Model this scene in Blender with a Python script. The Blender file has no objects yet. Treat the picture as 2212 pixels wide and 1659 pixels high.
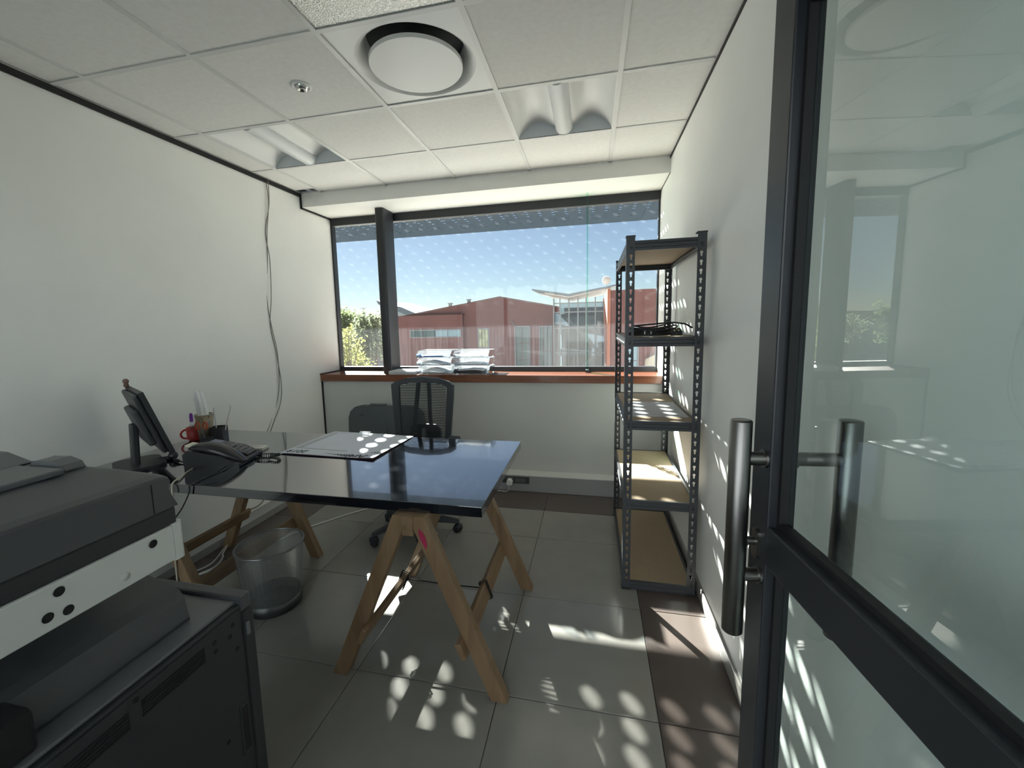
import bpy, bmesh, math, random
from mathutils import Vector, Matrix
random.seed(7)
sc = bpy.context.scene
COL = sc.collection
R = math.radians

# ------------------------------------------------------------------ camera
cam_d = bpy.data.cameras.new('camera')
cam_d.sensor_width = 36.0
cam_d.lens = 905.386 / 2212 * 36.0
cam_d.shift_x = 31.29 / 2212
cam_d.shift_y = -22.81 / 2212
cam_d.clip_start = 0.02
cam_d.clip_end = 500
cam = bpy.data.objects.new('camera', cam_d)
COL.objects.link(cam)
def cam_matrix(loc, yaw, pit, rol):
    cy, sy, cp, sp, cr, sr = math.cos(yaw), math.sin(yaw), math.cos(pit), math.sin(pit), math.cos(rol), math.sin(rol)
    f = Vector((-sy*cp, cy*cp, sp)); r0 = Vector((cy, sy, 0)); u0 = r0.cross(f)
    r = cr*r0 + sr*u0; u = -sr*r0 + cr*u0
    m = Matrix((r, u, -f)).transposed().to_4x4()
    m.translation = loc
    return m
cam.matrix_world = cam_matrix((1.0737, -2.212, 1.4143), 0.2229, -0.119, -0.0231)
sc.camera = cam

# ------------------------------------------------------------------ light
SUN_TRAVEL = Vector((1.00, -1.463, -1.0)).normalized()
world = bpy.data.worlds.new('world'); sc.world = world; world.use_nodes = True
wn = world.node_tree.nodes; wl = world.node_tree.links; wn.clear()
w_out = wn.new('ShaderNodeOutputWorld'); w_bg = wn.new('ShaderNodeBackground'); w_sky = wn.new('ShaderNodeTexSky')
w_sky.sky_type = 'NISHITA'; w_sky.sun_disc = False
w_sky.sun_elevation = math.asin(-SUN_TRAVEL.z)
w_sky.sun_rotation = math.atan2(-SUN_TRAVEL.x, -SUN_TRAVEL.y)
w_sky.altitude = 1400; w_sky.air_density = 1.0; w_sky.dust_density = 0.25; w_sky.ozone_density = 2.2
w_bg.inputs['Strength'].default_value = 0.060
w_hs = wn.new('ShaderNodeHueSaturation'); w_hs.inputs['Saturation'].default_value = 0.80
wl.new(w_sky.outputs[0], w_hs.inputs['Color']); wl.new(w_hs.outputs[0], w_bg.inputs[0]); wl.new(w_bg.outputs[0], w_out.inputs[0])
sun_d = bpy.data.lights.new('sun', 'SUN'); sun_d.energy = 31.5; sun_d.angle = 0.0093; sun_d.color = (1.0, 0.955, 0.88)
sun = bpy.data.objects.new('sun', sun_d); COL.objects.link(sun)
sun.rotation_euler = SUN_TRAVEL.to_track_quat('-Z', 'Y').to_euler()
sun.location = (-12, 16, 12)
vs = sc.view_settings
sc.display_settings.display_device = 'sRGB'
vs.view_transform = 'Standard'; vs.look = 'None'; vs.gamma = 1.0; vs.use_curve_mapping = False
vs.exposure = 0.75
cy = sc.cycles
cy.max_bounces = 14; cy.diffuse_bounces = 8; cy.glossy_bounces = 6; cy.transmission_bounces = 8; cy.transparent_max_bounces = 24
cy.sample_clamp_indirect = 6.0
cy.caustics_reflective = True; cy.caustics_refractive = False

# ------------------------------------------------------------------ materials
MATS = {}
def mat(name, color=(.8, .8, .8), rough=.5, metal=0.0, spec=.5, noise=None, bump=None, coat=0.0, trans=0.0, emit=None):
    """noise=(scale, amount[, stretch xyz]) varies the base colour, bump=(scale, strength[, stretch])"""
    if name in MATS: return MATS[name]
    m = bpy.data.materials.new(name); m.use_nodes = True
    nt = m.node_tree; b = nt.nodes['Principled BSDF']
    b.inputs['Base Color'].default_value = (*color, 1); b.inputs['Roughness'].default_value = rough
    b.inputs['Metallic'].default_value = metal; b.inputs['Specular IOR Level'].default_value = spec
    b.inputs['Coat Weight'].default_value = coat; b.inputs['Transmission Weight'].default_value = trans
    if emit: b.inputs['Emission Color'].default_value = (*emit[0], 1); b.inputs['Emission Strength'].default_value = emit[1]
    tc = nt.nodes.new('ShaderNodeTexCoord')
    def tex(scale, stretch, detail=4):
        mp = nt.nodes.new('ShaderNodeMapping'); mp.inputs['Scale'].default_value = stretch
        n = nt.nodes.new('ShaderNodeTexNoise'); n.inputs['Scale'].default_value = scale; n.inputs['Detail'].default_value = detail
        nt.links.new(tc.outputs['Object'], mp.inputs[0]); nt.links.new(mp.outputs[0], n.inputs['Vector'])
        return n
    if noise:
        n = tex(noise[0], noise[2] if len(noise) > 2 else (1, 1, 1))
        r = nt.nodes.new('ShaderNodeMapRange'); r.inputs[1].default_value = .3; r.inputs[2].default_value = .7
        r.inputs[3].default_value = 1 - noise[1]; r.inputs[4].default_value = 1 + noise[1]
        mx = nt.nodes.new('ShaderNodeVectorMath'); mx.operation = 'SCALE'; mx.inputs[0].default_value = color
        nt.links.new(n.outputs['Fac'], r.inputs[0]); nt.links.new(r.outputs[0], mx.inputs['Scale'])
        nt.links.new(mx.outputs[0], b.inputs['Base Color'])
    if bump:
        n = tex(bump[0], bump[2] if len(bump) > 2 else (1, 1, 1))
        bp = nt.nodes.new('ShaderNodeBump'); bp.inputs['Strength'].default_value = bump[1]; bp.inputs['Distance'].default_value = .004
        nt.links.new(n.outputs['Fac'], bp.inputs['Height']); nt.links.new(bp.outputs[0], b.inputs['Normal'])
    MATS[name] = m
    return m

def glass_mat(name, tint=(1, 1, 1), dust=0.0, dust_col=(.76, .82, .90), streaks=False, rough=0.0, ior=1.5, refl=1.0):
    """thin clear sheet: see-through, mirror reflection at its fresnel strength, and a film of dust that scatters light"""
    m = bpy.data.materials.new(name); m.use_nodes = True
    nt = m.node_tree; nt.nodes.clear(); N = nt.nodes.new; L = nt.links.new
    out = N('ShaderNodeOutputMaterial'); tr = N('ShaderNodeBsdfTransparent'); tr.inputs[0].default_value = (*tint, 1)
    gl = N('ShaderNodeBsdfGlossy'); gl.inputs['Roughness'].default_value = rough
    fr = N('ShaderNodeFresnel'); fr.inputs[0].default_value = ior
    fm = N('ShaderNodeMath'); fm.operation = 'MULTIPLY'; fm.inputs[1].default_value = refl
    geo = N('ShaderNodeNewGeometry'); inv = N('ShaderNodeMath'); inv.operation = 'SUBTRACT'; inv.inputs[0].default_value = 1
    L(geo.outputs['Backfacing'], inv.inputs[1])
    fm2 = N('ShaderNodeMath'); fm2.operation = 'MULTIPLY'
    L(fr.outputs[0], fm.inputs[0]); L(fm.outputs[0], fm2.inputs[0]); L(inv.outputs[0], fm2.inputs[1])
    m1 = N('ShaderNodeMixShader'); L(fm2.outputs[0], m1.inputs[0]); L(tr.outputs[0], m1.inputs[1]); L(gl.outputs[0], m1.inputs[2])
    last = m1
    if dust > 0:
        tl = N('ShaderNodeBsdfTranslucent'); tl.inputs[0].default_value = (*dust_col, 1)
        df = N('ShaderNodeBsdfDiffuse'); df.inputs[0].default_value = (*dust_col, 1)
        md = N('ShaderNodeMixShader'); md.inputs[0].default_value = .3; L(tl.outputs[0], md.inputs[1]); L(df.outputs[0], md.inputs[2])
        m2 = N('ShaderNodeMixShader'); L(m1.outputs[0], m2.inputs[1]); L(md.outputs[0], m2.inputs[2])
        if streaks:
            tc = N('ShaderNodeTexCoord'); mp = N('ShaderNodeMapping'); mp.inputs['Scale'].default_value = (60, 1, 1.6)
            n = N('ShaderNodeTexNoise'); n.inputs['Scale'].default_value = 1; n.inputs['Detail'].default_value = 5
            L(tc.outputs['Object'], mp.inputs[0]); L(mp.outputs[0], n.inputs['Vector'])
            r = N('ShaderNodeMapRange'); r.inputs[1].default_value = .35; r.inputs[2].default_value = .75
            r.inputs[3].default_value = dust*.6; r.inputs[4].default_value = dust*1.9
            n2 = N('ShaderNodeTexVoronoi'); n2.inputs['Scale'].default_value = 55
            L(tc.outputs['Object'], n2.inputs['Vector'])
            r2 = N('ShaderNodeMapRange'); r2.inputs[1].default_value = .08; r2.inputs[2].default_value = .16
            r2.inputs[3].default_value = dust*2.2; r2.inputs[4].default_value = 0
            ad = N('ShaderNodeMath'); ad.operation = 'ADD'
            L(n2.outputs['Distance'], r2.inputs[0])
            L(n.outputs['Fac'], r.inputs[0]); L(r.outputs[0], ad.inputs[0]); L(r2.outputs[0], ad.inputs[1]); L(ad.outputs[0], m2.inputs[0])
        else:
            m2.inputs[0].default_value = dust
        last = m2
    L(last.outputs[0], out.inputs[0])
    return m

def wood_mat(name, c1, c2, scale=1.0, axis=(1, 14, 14), rough=.55, coat=0.0):
    if name in MATS: return MATS[name]
    m = bpy.data.materials.new(name); m.use_nodes = True
    nt = m.node_tree; b = nt.nodes['Principled BSDF']; N = nt.nodes.new; L = nt.links.new
    tc = N('ShaderNodeTexCoord'); mp = N('ShaderNodeMapping'); mp.inputs['Scale'].default_value = [a*scale for a in axis]
    n = N('ShaderNodeTexNoise'); n.inputs['Scale'].default_value = 2.2; n.inputs['Detail'].default_value = 6; n.inputs['Distortion'].default_value = .6
    cr = N('ShaderNodeValToRGB'); cr.color_ramp.elements[0].position = .3; cr.color_ramp.elements[1].position = .72
    cr.color_ramp.elements[0].color = (*c1, 1); cr.color_ramp.elements[1].color = (*c2, 1)
    L(tc.outputs['Object'], mp.inputs[0]); L(mp.outputs[0], n.inputs['Vector']); L(n.outputs['Fac'], cr.inputs[0]); L(cr.outputs[0], b.inputs['Base Color'])
    bp = N('ShaderNodeBump'); bp.inputs['Strength'].default_value = .15; bp.inputs['Distance'].default_value = .002
    L(n.outputs['Fac'], bp.inputs['Height']); L(bp.outputs[0], b.inputs['Normal'])
    b.inputs['Roughness'].default_value = rough; b.inputs['Coat Weight'].default_value = coat
    MATS[name] = m
    return m

# ------------------------------------------------------------------ mesh helpers
class MB:
    def __init__(s): s.v = []; s.f = []; s.sm = []
    def add(s, verts, faces, smooth=False):
        o = len(s.v); s.v += [tuple(p) for p in verts]
        for f in faces: s.f.append([i+o for i in f]); s.sm.append(smooth)
        return s
    def box(s, x0, x1, y0, y1, z0, z1):
        return s.add([(x0,y0,z0),(x1,y0,z0),(x1,y1,z0),(x0,y1,z0),(x0,y0,z1),(x1,y0,z1),(x1,y1,z1),(x0,y1,z1)],
                     [(0,3,2,1),(4,5,6,7),(0,1,5,4),(1,2,6,5),(2,3,7,6),(3,0,4,7)])
    def bar(s, a, b, w, h, up=(0, 0, 1)):
        """straight bar of rectangular section from a to b; w across, h along up"""
        a = Vector(a); b = Vector(b); d = (b-a).normalized(); up = Vector(up)
        x = d.cross(up)
        if x.length < 1e-4: x = d.cross(Vector((0, 1, 0)))
        x.normalize(); u = x.cross(d).normalized()
        vs_ = []
        for p in (a, b):
            for sx, su in ((-1,-1),(1,-1),(1,1),(-1,1)): vs_.append(p + x*sx*w/2 + u*su*h/2)
        return s.add(vs_, [(3,2,1,0),(4,5,6,7),(0,1,5,4),(1,2,6,5),(2,3,7,6),(3,0,4,7)])
    def tube(s, pts, r, n=8, closed=False, caps=True):
        pts = [Vector(p) for p in pts]; k = len(pts); rs = r if isinstance(r, (list, tuple)) else [r]*k
        rings = []; prev = None
        for i, p in enumerate(pts):
            if closed: t = pts[(i+1) % k]-pts[i-1]
            else: t = pts[min(i+1, k-1)]-pts[max(i-1, 0)]
            if t.length < 1e-9: t = Vector((0, 0, 1))
            t.normalize()
            if prev is None:
                ref = Vector((0, 0, 1)) if abs(t.z) < .9 else Vector((1, 0, 0))
                x = t.cross(ref).normalized()
            else:
                x = prev - t*prev.dot(t)
                x = x.normalized() if x.length > 1e-6 else t.orthogonal().normalized()
            prev = x; y = t.cross(x)
            rings.append([p + (x*math.cos(2*math.pi*j/n) + y*math.sin(2*math.pi*j/n))*rs[i] for j in range(n)])
        vs_ = [v for rg in rings for v in rg]; fs = []
        m = k if closed else k-1
        for i in range(m):
            for j in range(n):
                a = i*n+j; b_ = i*n+(j+1) % n; c = ((i+1) % k)*n+(j+1) % n; d = ((i+1) % k)*n+j
                fs.append((a, d, c, b_)[::-1])
        s.add(vs_, fs, True)
        if caps and not closed:
            s.add(rings[0], [tuple(range(n))[::-1]]); s.add(rings[-1], [tuple(range(n))])
        return s
    def lathe(s, prof, c=(0, 0, 0), n=32, smooth=True, axis='z'):
        """prof: list of (r, z)"""
        vs_ = []; fs = []
        for r, z in prof:
            for j in range(n):
                a = 2*math.pi*j/n
                p = (r*math.cos(a), r*math.sin(a), z)
                if axis == 'x': p = (z, p[0], p[1])
                if axis == 'y': p = (p[1], z, p[0])
                vs_.append((c[0]+p[0], c[1]+p[1], c[2]+p[2]))
        for i in range(len(prof)-1):
            for j in range(n):
                fs.append((i*n+j, i*n+(j+1) % n, (i+1)*n+(j+1) % n, (i+1)*n+j))
        return s.add(vs_, fs, smooth)
    def prism(s, poly, o, ux, uy, d, smooth=False):
        """polygon (2-D) placed at o with axes ux, uy and extruded by vector d"""
        o = Vector(o); ux = Vector(ux); uy = Vector(uy); d = Vector(d); n = len(poly)
        a = [o+ux*p[0]+uy*p[1] for p in poly]; b_ = [p+d for p in a]
        s.add(a, [tuple(range(n))[::-1]]); s.add(b_, [tuple(range(n))])
        return s.add(a+b_, [(i, (i+1) % n, (i+1) % n+n, i+n) for i in range(n)], smooth)
    def grid(s, fn, nu, nv, smooth=True):
        vs_ = [fn(i/nu, j/nv) for j in range(nv+1) for i in range(nu+1)]
        fs = [(j*(nu+1)+i, j*(nu+1)+i+1, (j+1)*(nu+1)+i+1, (j+1)*(nu+1)+i) for j in range(nv) for i in range(nu)]
        return s.add(vs_, fs, smooth)

WM = {}
def _prep(o, loc, rotz):
    m = Matrix.Translation(Vector(loc)) @ Matrix.Rotation(rotz, 4, 'Z')
    o.matrix_world = m; o.location = loc; o.rotation_euler = (0, 0, rotz); WM[o.name] = m
def tag(o, label=None, cat=None, group=None, kind=None):
    if label: o['label'] = label
    if cat: o['category'] = cat
    if group: o['group'] = group
    if kind: o['kind'] = kind
    return o
def obj(name, mb, m, parent=None, local=False, bevel=0, seg=2, fixn=True, kind=None, label=None, mats=None):
    me = bpy.data.meshes.new(name)
    if parent is not None:
        M = WM[parent.name]
        vv = mb.v if local else [tuple(M.inverted() @ Vector(p)) for p in mb.v]
    else: vv = mb.v
    me.from_pydata(vv, [], mb.f); me.update()
    me.polygons.foreach_set('use_smooth', mb.sm)
    if fixn:
        bm = bmesh.new(); bm.from_mesh(me); bmesh.ops.recalc_face_normals(bm, faces=bm.faces); bm.to_mesh(me); bm.free()
    me.materials.append(m)
    o = bpy.data.objects.new(name, me); COL.objects.link(o)
    if parent is not None: o.parent = parent; WM[o.name] = WM[parent.name]
    else: WM[o.name] = Matrix.Identity(4)
    if bevel:
        b = o.modifiers.new('bevel', 'BEVEL'); b.width = bevel; b.segments = seg; b.limit_method = 'ANGLE'; b.angle_limit = R(40)
    if kind: o['kind'] = kind
    if label: o['label'] = label
    return o
def thing(name, label, cat, loc=(0, 0, 0), rotz=0, group=None):
    o = bpy.data.objects.new(name, None); COL.objects.link(o); o.empty_display_size = .05
    _prep(o, loc, rotz)
    return tag(o, label, cat, group)
def struct(name, mb, m, parent=None, bevel=0, label=None, cat=None):
    o = obj(name, mb, m, parent, bevel=bevel)
    if parent is None: o['kind'] = 'structure'
    return tag(o, label, cat)
def BX(*a): return MB().box(*a)
def text(name, body, size, m, loc, rx, ry, parent, depth=.0006):
    """flat print: rx = reading direction, ry = up direction of the letters"""
    cu = bpy.data.curves.new(name, 'FONT'); cu.body = body; cu.size = size; cu.extrude = depth/2; cu.align_x = 'LEFT'; cu.offset = size*.016
    tmp = bpy.data.objects.new(name, cu); COL.objects.link(tmp)
    dg = bpy.context.evaluated_depsgraph_get(); me = bpy.data.meshes.new_from_object(tmp.evaluated_get(dg))
    bpy.data.objects.remove(tmp)
    rx = Vector(rx).normalized(); ry = Vector(ry).normalized(); rz = rx.cross(ry)
    M = Matrix((rx, ry, rz)).transposed().to_4x4(); M.translation = loc
    me.transform(WM[parent.name].inverted() @ M)
    me.materials.clear(); me.materials.append(m)
    o = bpy.data.objects.new(name, me); COL.objects.link(o); o.parent = parent; WM[o.name] = WM[parent.name]
    return o

XL, XR, YW, YB, ZB, ZC = -1.42, 1.6186, 1.563, 1.147, 2.461, 2.5725
YF = -2.27      # glazed partition behind the camera

M_wall = mat('wall_paint', (.86, .865, .84), .55, noise=(3, .02), bump=(120, .05))
M_ceil = mat('ceiling_tile_face', (.83, .825, .80), .8, noise=(40, .03), bump=(300, .1))
M_tee = mat('white_enamel', (.70, .705, .69), .35)
M_black = mat('black_gap', (.012, .012, .014), .7)
M_alu = mat('charcoal_aluminium', (.019, .022, .027), .38, spec=.5)
M_tile = mat('porcelain_tile', (.245, .238, .218), .16, noise=(6, .05), bump=(30, .015))
M_tiled = mat('dark_porcelain_tile', (.090, .072, .064), .32, noise=(5, .08), bump=(30, .02))
M_grout = mat('grout', (.10, .10, .095), .9)
M_white = mat('white_plastic', (.78, .79, .76), .4)
M_skirt = mat('grey_trunking', (.33, .335, .335), .4)
M_ext = mat('exterior_render', (.45, .43, .40), .9)
M_wood_sill = wood_mat('varnished_timber', (.12, .038, .018), (.24, .085, .036), 1.0, (1, 16, 16), .25, .3)

# ------------------------------------------------------------------ floor
fl = struct('floor', BX(XL-.12, XR+.12, -3.6, 1.62, -.14, -.006), M_grout)
def tile_mesh(x0, x1, y0, y1, z0=-.006, z1=0):
    e = .0014
    b = .0015
    m = MB()
    x0 += e; x1 -= e; y0 += e; y1 -= e
    m.add([(x0,y0,z0),(x1,y0,z0),(x1,y1,z0),(x0,y1,z0),(x0,y0,z1-b),(x1,y0,z1-b),(x1,y1,z1-b),(x0,y1,z1-b),
           (x0+b,y0+b,z1),(x1-b,y0+b,z1),(x1-b,y1-b,z1),(x0+b,y1-b,z1)],
          [(0,1,5,4),(1,2,6,5),(2,3,7,6),(3,0,4,7),(4,5,9,8),(5,6,10,9),(6,7,11,10),(7,4,8,11),(8,9,10,11)])
    return m
T = .6; FX, FY = .7268, -.801
xs = [-1.0, FX-2*T, FX-T, FX, 1.31]
xs = [-1.0] + [FX+T*i for i in (-2, -1, 0)] + [1.31]
ys = [FY+T*j for j in range(-3, 3)] + [.81]
for i in range(len(xs)-1):
    for j in range(len(ys)-1):
        obj('floor_tile', tile_mesh(xs[i], xs[i+1], ys[j], ys[j+1]), M_tile, fl, fixn=False)
for j in range(len(ys)-1):
    obj('border_tile', tile_mesh(XL, -1.0, ys[j], ys[j+1]), M_tiled, fl, fixn=False)
    obj('border_tile', tile_mesh(1.31, XR, ys[j], ys[j+1]), M_tiled, fl, fixn=False)
bx = [XL, -1.0] + [FX+T*i for i in (-2, -1, 0)] + [1.31, XR]
for i in range(len(bx)-1):
    obj('border_tile', tile_mesh(bx[i], bx[i+1], .81, 1.262), M_tiled, fl, fixn=False)
# ------------------------------------------------------------------ walls
struct('wall_left', BX(XL-.12, XL, YF-.06, YW+.06, -.01, ZC+.06), M_wall)
struct('wall_right', BX(XR, XR+.12, YF-.06, YW+.06, -.01, ZC+.06), M_wall)
struct('wall_back', BX(XL, XR, 1.262, 1.62, 0, .911), mat('panel_darker_grey', (.52, .525, .50), .6, noise=(3, .02)))  # one even grey, darker than the other walls
struct('wall_outside', BX(-8, XL-.12, 1.50, 1.62, -3.6, 5).box(XR+.12, 8, 1.5, 1.62, -3.6, 5).box(XL-.12, XR+.12, 1.5, 1.63, -3.6, -.14).box(XL-.12, XR+.12, 1.58, 1.63, -.14, .96).box(XL-.12, XR+.12, 1.625, 1.68, 2.452, 5), M_ext)
# bulkhead over the window
struct('trim_1', BX(XL+.012, XR, YB, 1.63, ZB, ZC+.02), mat('bulkhead_paint', (.80, .80, .77), .6))
# window sill board and its fascia
struct('trim_2', BX(XL+.004, XR, 1.24, 1.585, .912, .975), M_wood_sill, bevel=.002)
# black shadow gaps where the left wall meets ceiling, bulkhead, window and panel
struct('trim_3', BX(XL, XL+.012, YF, YB+.0, ZC-.028, ZC+.001).box(XL, XL+.012, YB-.012, YB, ZB-.01, ZC).box(XL, XL+.012, YB-.012, YW, ZB-.014, ZB)
       .box(XL, XL+.012, 1.250, 1.262, .0, .907).box(XL, XL+.006, 1.236, YW, .975, .983).box(XR-.004, XR, YF, YB, ZC-.016, ZC).box(XR-.003, XR, YB-.004, YW, ZB-.006, ZB), M_black)
# trunking / skirtings
bb = struct('baseboard_back', BX(XL, XR, 1.142, 1.262, .0, .137), M_skirt, bevel=.003)
obj('lit_ledge', BX(XL+.13, XR-.012, 1.138, 1.262, .137, .143), mat('trunking_lit_top', (.62, .62, .60), .4), bb)  # pale top: the light on the ledge is put into its colour
struct('baseboard_left', BX(XL, XL+.125, YF, 1.142, 0, .05), M_skirt, bevel=.002)
struct('baseboard_right', BX(XR-.012, XR, YF, 1.142, 0, .075), mat('grey_skirting_tile', (.30, .29, .27), .3), bevel=.003)
# ------------------------------------------------------------------ ceiling
ce = struct('ceiling', BX(XL-.12, XR+.12, -3.6, 1.63, ZC+.14, ZC+.2), M_ext)
gx = [-1.2, -.6, 0, .6, 1.2]; gy = [-2.4, -1.8, -1.2, -.6, 0, .6]
M_foil = mat('speckled_silver', (.62, .62, .60), .28, metal=.85, noise=(160, .35), bump=(170, .8))
special = {(2, 3): 'diffuser', (0, 4): 'lum', (3, 4): 'lum', (2, 2): 'foil'}
cx_ = [XL] + gx + [XR]; cy_ = gy + [YB]
for i in range(len(cx_)-1):
    for j in range(len(cy_)-1):
        k = (i-1, j)
        if special.get(k) in ('diffuser', 'lum'): continue
        x0, x1, y0, y1 = cx_[i], cx_[i+1], cy_[j], cy_[j+1]
        if i == 0: x0 += .02
        if i == 0 and j == len(cy_)-2: y1 -= .09
        mm = M_foil if special.get(k) == 'foil' else M_ceil
        dz = random.choice((0, 0, .0006, .0015))
        m = MB().box(x0+.003, x1-.003, y0+.003, y1-.003, ZC+.0046+dz, ZC+.02+dz)
        obj('ceiling_tile', m, mm, ce, label='speckled silver panel' if mm is M_foil else None)
# plenum back plate stays dark above open gaps
obj('plenum_board', BX(XL, XR, YF, 1.6, ZC+.11, ZC+.135), M_black, ce)
for x in gx:
    obj('grid_bar', BX(x-.012, x+.012, -2.4, YB, ZC, ZC+.004).box(x-.001, x+.001, -2.4, YB, ZC+.004, ZC+.035), M_tee, ce)
for y in gy:
    for i in range(len(cx_)-1):
        obj('grid_bar', BX(cx_[i]+(.0122 if i else .02), cx_[i+1]-.0122, y-.012, y+.012, ZC+.0002, ZC+.0042), M_tee, ce)
obj('edge_angle', BX(XL+.02, XR-.004, YB-.016, YB, ZC+.0, ZC+.003), M_tee, ce)
# ------------------------------------------------------------------ window
win = struct('window_1', BX(XL, XR, YW, YW+.06, 2.39, ZB).box(XL, XR, YW, YW+.06, .967, 1.015).box(XL, XL+.014, YW, YW+.06, 1.015, 2.39).box(XR-.012, XR, YW+.01, YW+.06, 1.015, 2.39), M_alu)
M_pane = glass_mat('dusty_window_glass', (.93, .97, .97), .0082, streaks=True)
obj('pane', BX(XL+.01, -.805, YW+.028, YW+.034, 1.0, 2.40), M_pane, win)
obj('pane', BX(-.795, 1.036, YW+.028, YW+.034, 1.0, 2.40), M_pane, win)
obj('pane', BX(1.040, XR-.01, YW+.028, YW+.034, 1.0, 2.40), M_pane, win)
# round-cornered steel post in front of the glass
pm = MB()
def rrect(hw, hh, r, n=5):
    pts = []
    for cx0, cy0, a0 in ((hw-r, hh-r, 0), (-hw+r, hh-r, 90), (-hw+r, -hh+r, 180), (hw-r, -hh+r, 270)):
        for k in range(n+1):
            a = R(a0+90*k/n); pts.append((cx0+r*math.cos(a), cy0+r*math.sin(a)))
    return pts
pm.prism(rrect(.043, .105, .02), (-.787, 1.453, .975), (1, 0, 0), (0, 1, 0), (0, 0, ZB-.975), True)
obj('mullion_post', pm, M_alu, win)
M_fin = glass_mat('green_edge_glass', (.70, .92, .82), .0)
obj('glass_fin', BX(1.028, 1.040, 1.46, YW+.02, .985, ZB), M_fin, win, label='clear glass fin with green edge')
obj('fin_shoe', BX(1.020, 1.048, 1.45, YW, .975, .997), M_alu, win)

# ------------------------------------------------------------------ outside: canopy, ground
HX, HY, HXP, HYP, HR = -2.149, 3.0115, .1467, .103, .0205
def canopy():
    m = MB(); n = 16; z0, z1 = 2.635, 2.639
    ix0, ix1, iy0, iy1 = -22, 30, -11, 1
    for iy in range(iy0, iy1+1):
        for ix in range(ix0, ix1+1):
            cx0, cy0 = HX+ix*HXP, HY+iy*HYP
            inn = [(HR*math.cos(2*math.pi*k/n), HR*math.sin(2*math.pi*k/n)) for k in range(n)]
            out = []
            for k in range(n):
                c, s_ = math.cos(2*math.pi*k/n), math.sin(2*math.pi*k/n)
                t = max(abs(c), abs(s_)); out.append((c/t*HXP/2, s_/t*HYP/2))
            vs_ = [(cx0+p[0], cy0+p[1], z0) for p in inn]+[(cx0+p[0], cy0+p[1], z0) for p in out]+[(cx0+p[0], cy0+p[1], z1) for p in inn]+[(cx0+p[0], cy0+p[1], z1) for p in out]
            fs = []
            for k in range(n):
                q = (k+1) % n
                fs += [(k, n+k, n+q, q), (2*n+k, 2*n+q, 3*n+q, 3*n+k), (k, q, 2*n+q, 2*n+k)]
            m.add(vs_, fs)
    xa, xb = HX+(ix0-.5)*HXP, HX+(ix1+.5)*HXP; ya, yb = HY+(iy0-.5)*HYP, HY+(iy1+.5)*HYP
    m.box(xa, xb, yb, 3.42, z0, z1); m.box(xa, xb, 1.63, ya, z0, z1)
    m.box(xa, xb, 3.412, 3.42, z0-.0, z1+.12)
    return m
struct('canopy', canopy(), mat('dark_canopy_sheet', (.030, .042, .058), 1.0, spec=0.0), label='dark perforated metal sun canopy outside above the window', cat='canopy')
struct('ground', BX(-90, 90, 1.7, 160, -3.75, -3.6), mat('pale_concrete', (.42, .40, .37), .9, noise=(.6, .1)))

# partition behind the camera (dark aluminium and glass) and the corridor beyond it
part = struct('wall_front', BX(XL, .46, YF-.06, YF, 0, .10).box(XL, XR, YF-.06, YF, 2.06, 2.13).box(XL, XL+.06, YF-.06, YF, .1, 2.06).box(.40, .46, YF-.06, YF, .1, 2.06).box(1.54, XR, YF-.06, YF, 0, 2.06)
              .box(-.52, -.46, YF-.06, YF, .1, 2.06), M_alu)
M_clear = glass_mat('clear_glass', (.95, .98, .97), .0)
obj('pane', BX(XL+.05, -.51, YF-.034, YF-.026, .09, 2.07), M_clear, part)
obj('pane', BX(-.47, .41, YF-.034, YF-.026, .09, 2.07), M_clear, part)
obj('header_board', BX(XL, XR, YF-.05, YF-.01, 2.13, ZC+.1), M_wall, part)
struct('wall_corridor', BX(XL-.12, XL, -3.6, YF-.06, -.01, ZC+.1).box(XR, XR+.12, -3.6, YF-.06, -.01, ZC+.1), M_wall)
# added, unseen: wall and open floor put here to bounce light into the room
struct('wall_added_reflector', BX(-5.5, 5.5, -6.6, -6.4, -.01, 4.2), mat('reflector_blue_grey', (.185, .21, .235), .9))
struct('floor_added_fill', BX(-5.5, 5.5, -6.4, -3.6, -.14, -.006), mat('added_floor_grey', (.22, .23, .24), .9))  # unseen floor added in front of the reflector wall
obj('corridor_ceiling', BX(XL-.12, XR+.12, -3.6, YF-.06, ZC+.02, ZC+.06), M_ceil, ce)

# ------------------------------------------------------------------ glass door, standing open along the right wall
M_bead = mat('black_gasket', (.008, .008, .009), .6)
door = bpy.data.objects.new('door_1', None); COL.objects.link(door); _prep(door, (1.42, -1.40, 0), R(5.6)); door['kind'] = 'structure'
YH = -.80      # hinge side, local
def dobj(name, mb, m, parent=None, **k): return obj(name, mb, m, parent or door, local=True, **k)
dobj('stile', BX(-.036, .010, 0, .065, .012, 2.05), M_alu, bevel=.003)
dobj('stile', BX(-.036, .010, YH, YH+.07, .012, 2.05), M_alu, bevel=.003)
dobj('top_rail', BX(-.036, .010, YH+.07, 0, 1.906, 2.05), M_alu, bevel=.003)
dobj('middle_rail', BX(-.036, .010, YH+.07, 0, .962, 1.037), M_alu, bevel=.003)
dobj('bottom_rail', BX(-.036, .010, YH+.07, 0, .012, .10), M_alu, bevel=.003)
bd = MB()
for z0, z1 in ((1.037, 1.906), (.10, .962)):
    for x0, x1 in ((-.020, -.006),):
        bd.box(x0, x1, YH+.07, YH+.082, z0, z1).box(x0, x1, -.008, 0, z0, z1).box(x0, x1, YH+.082, -.008, z0, z0+.010).box(x0, x1, YH+.082, -.008, z1-.010, z1)
dobj('glazing_bead', bd, M_bead)
M_dglass = glass_mat('door_glass', (.90, .95, .94), .006, refl=1.9)
dobj('pane', BX(-.005, .005, YH+.066, .004, 1.034, 1.91), M_dglass)
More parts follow.
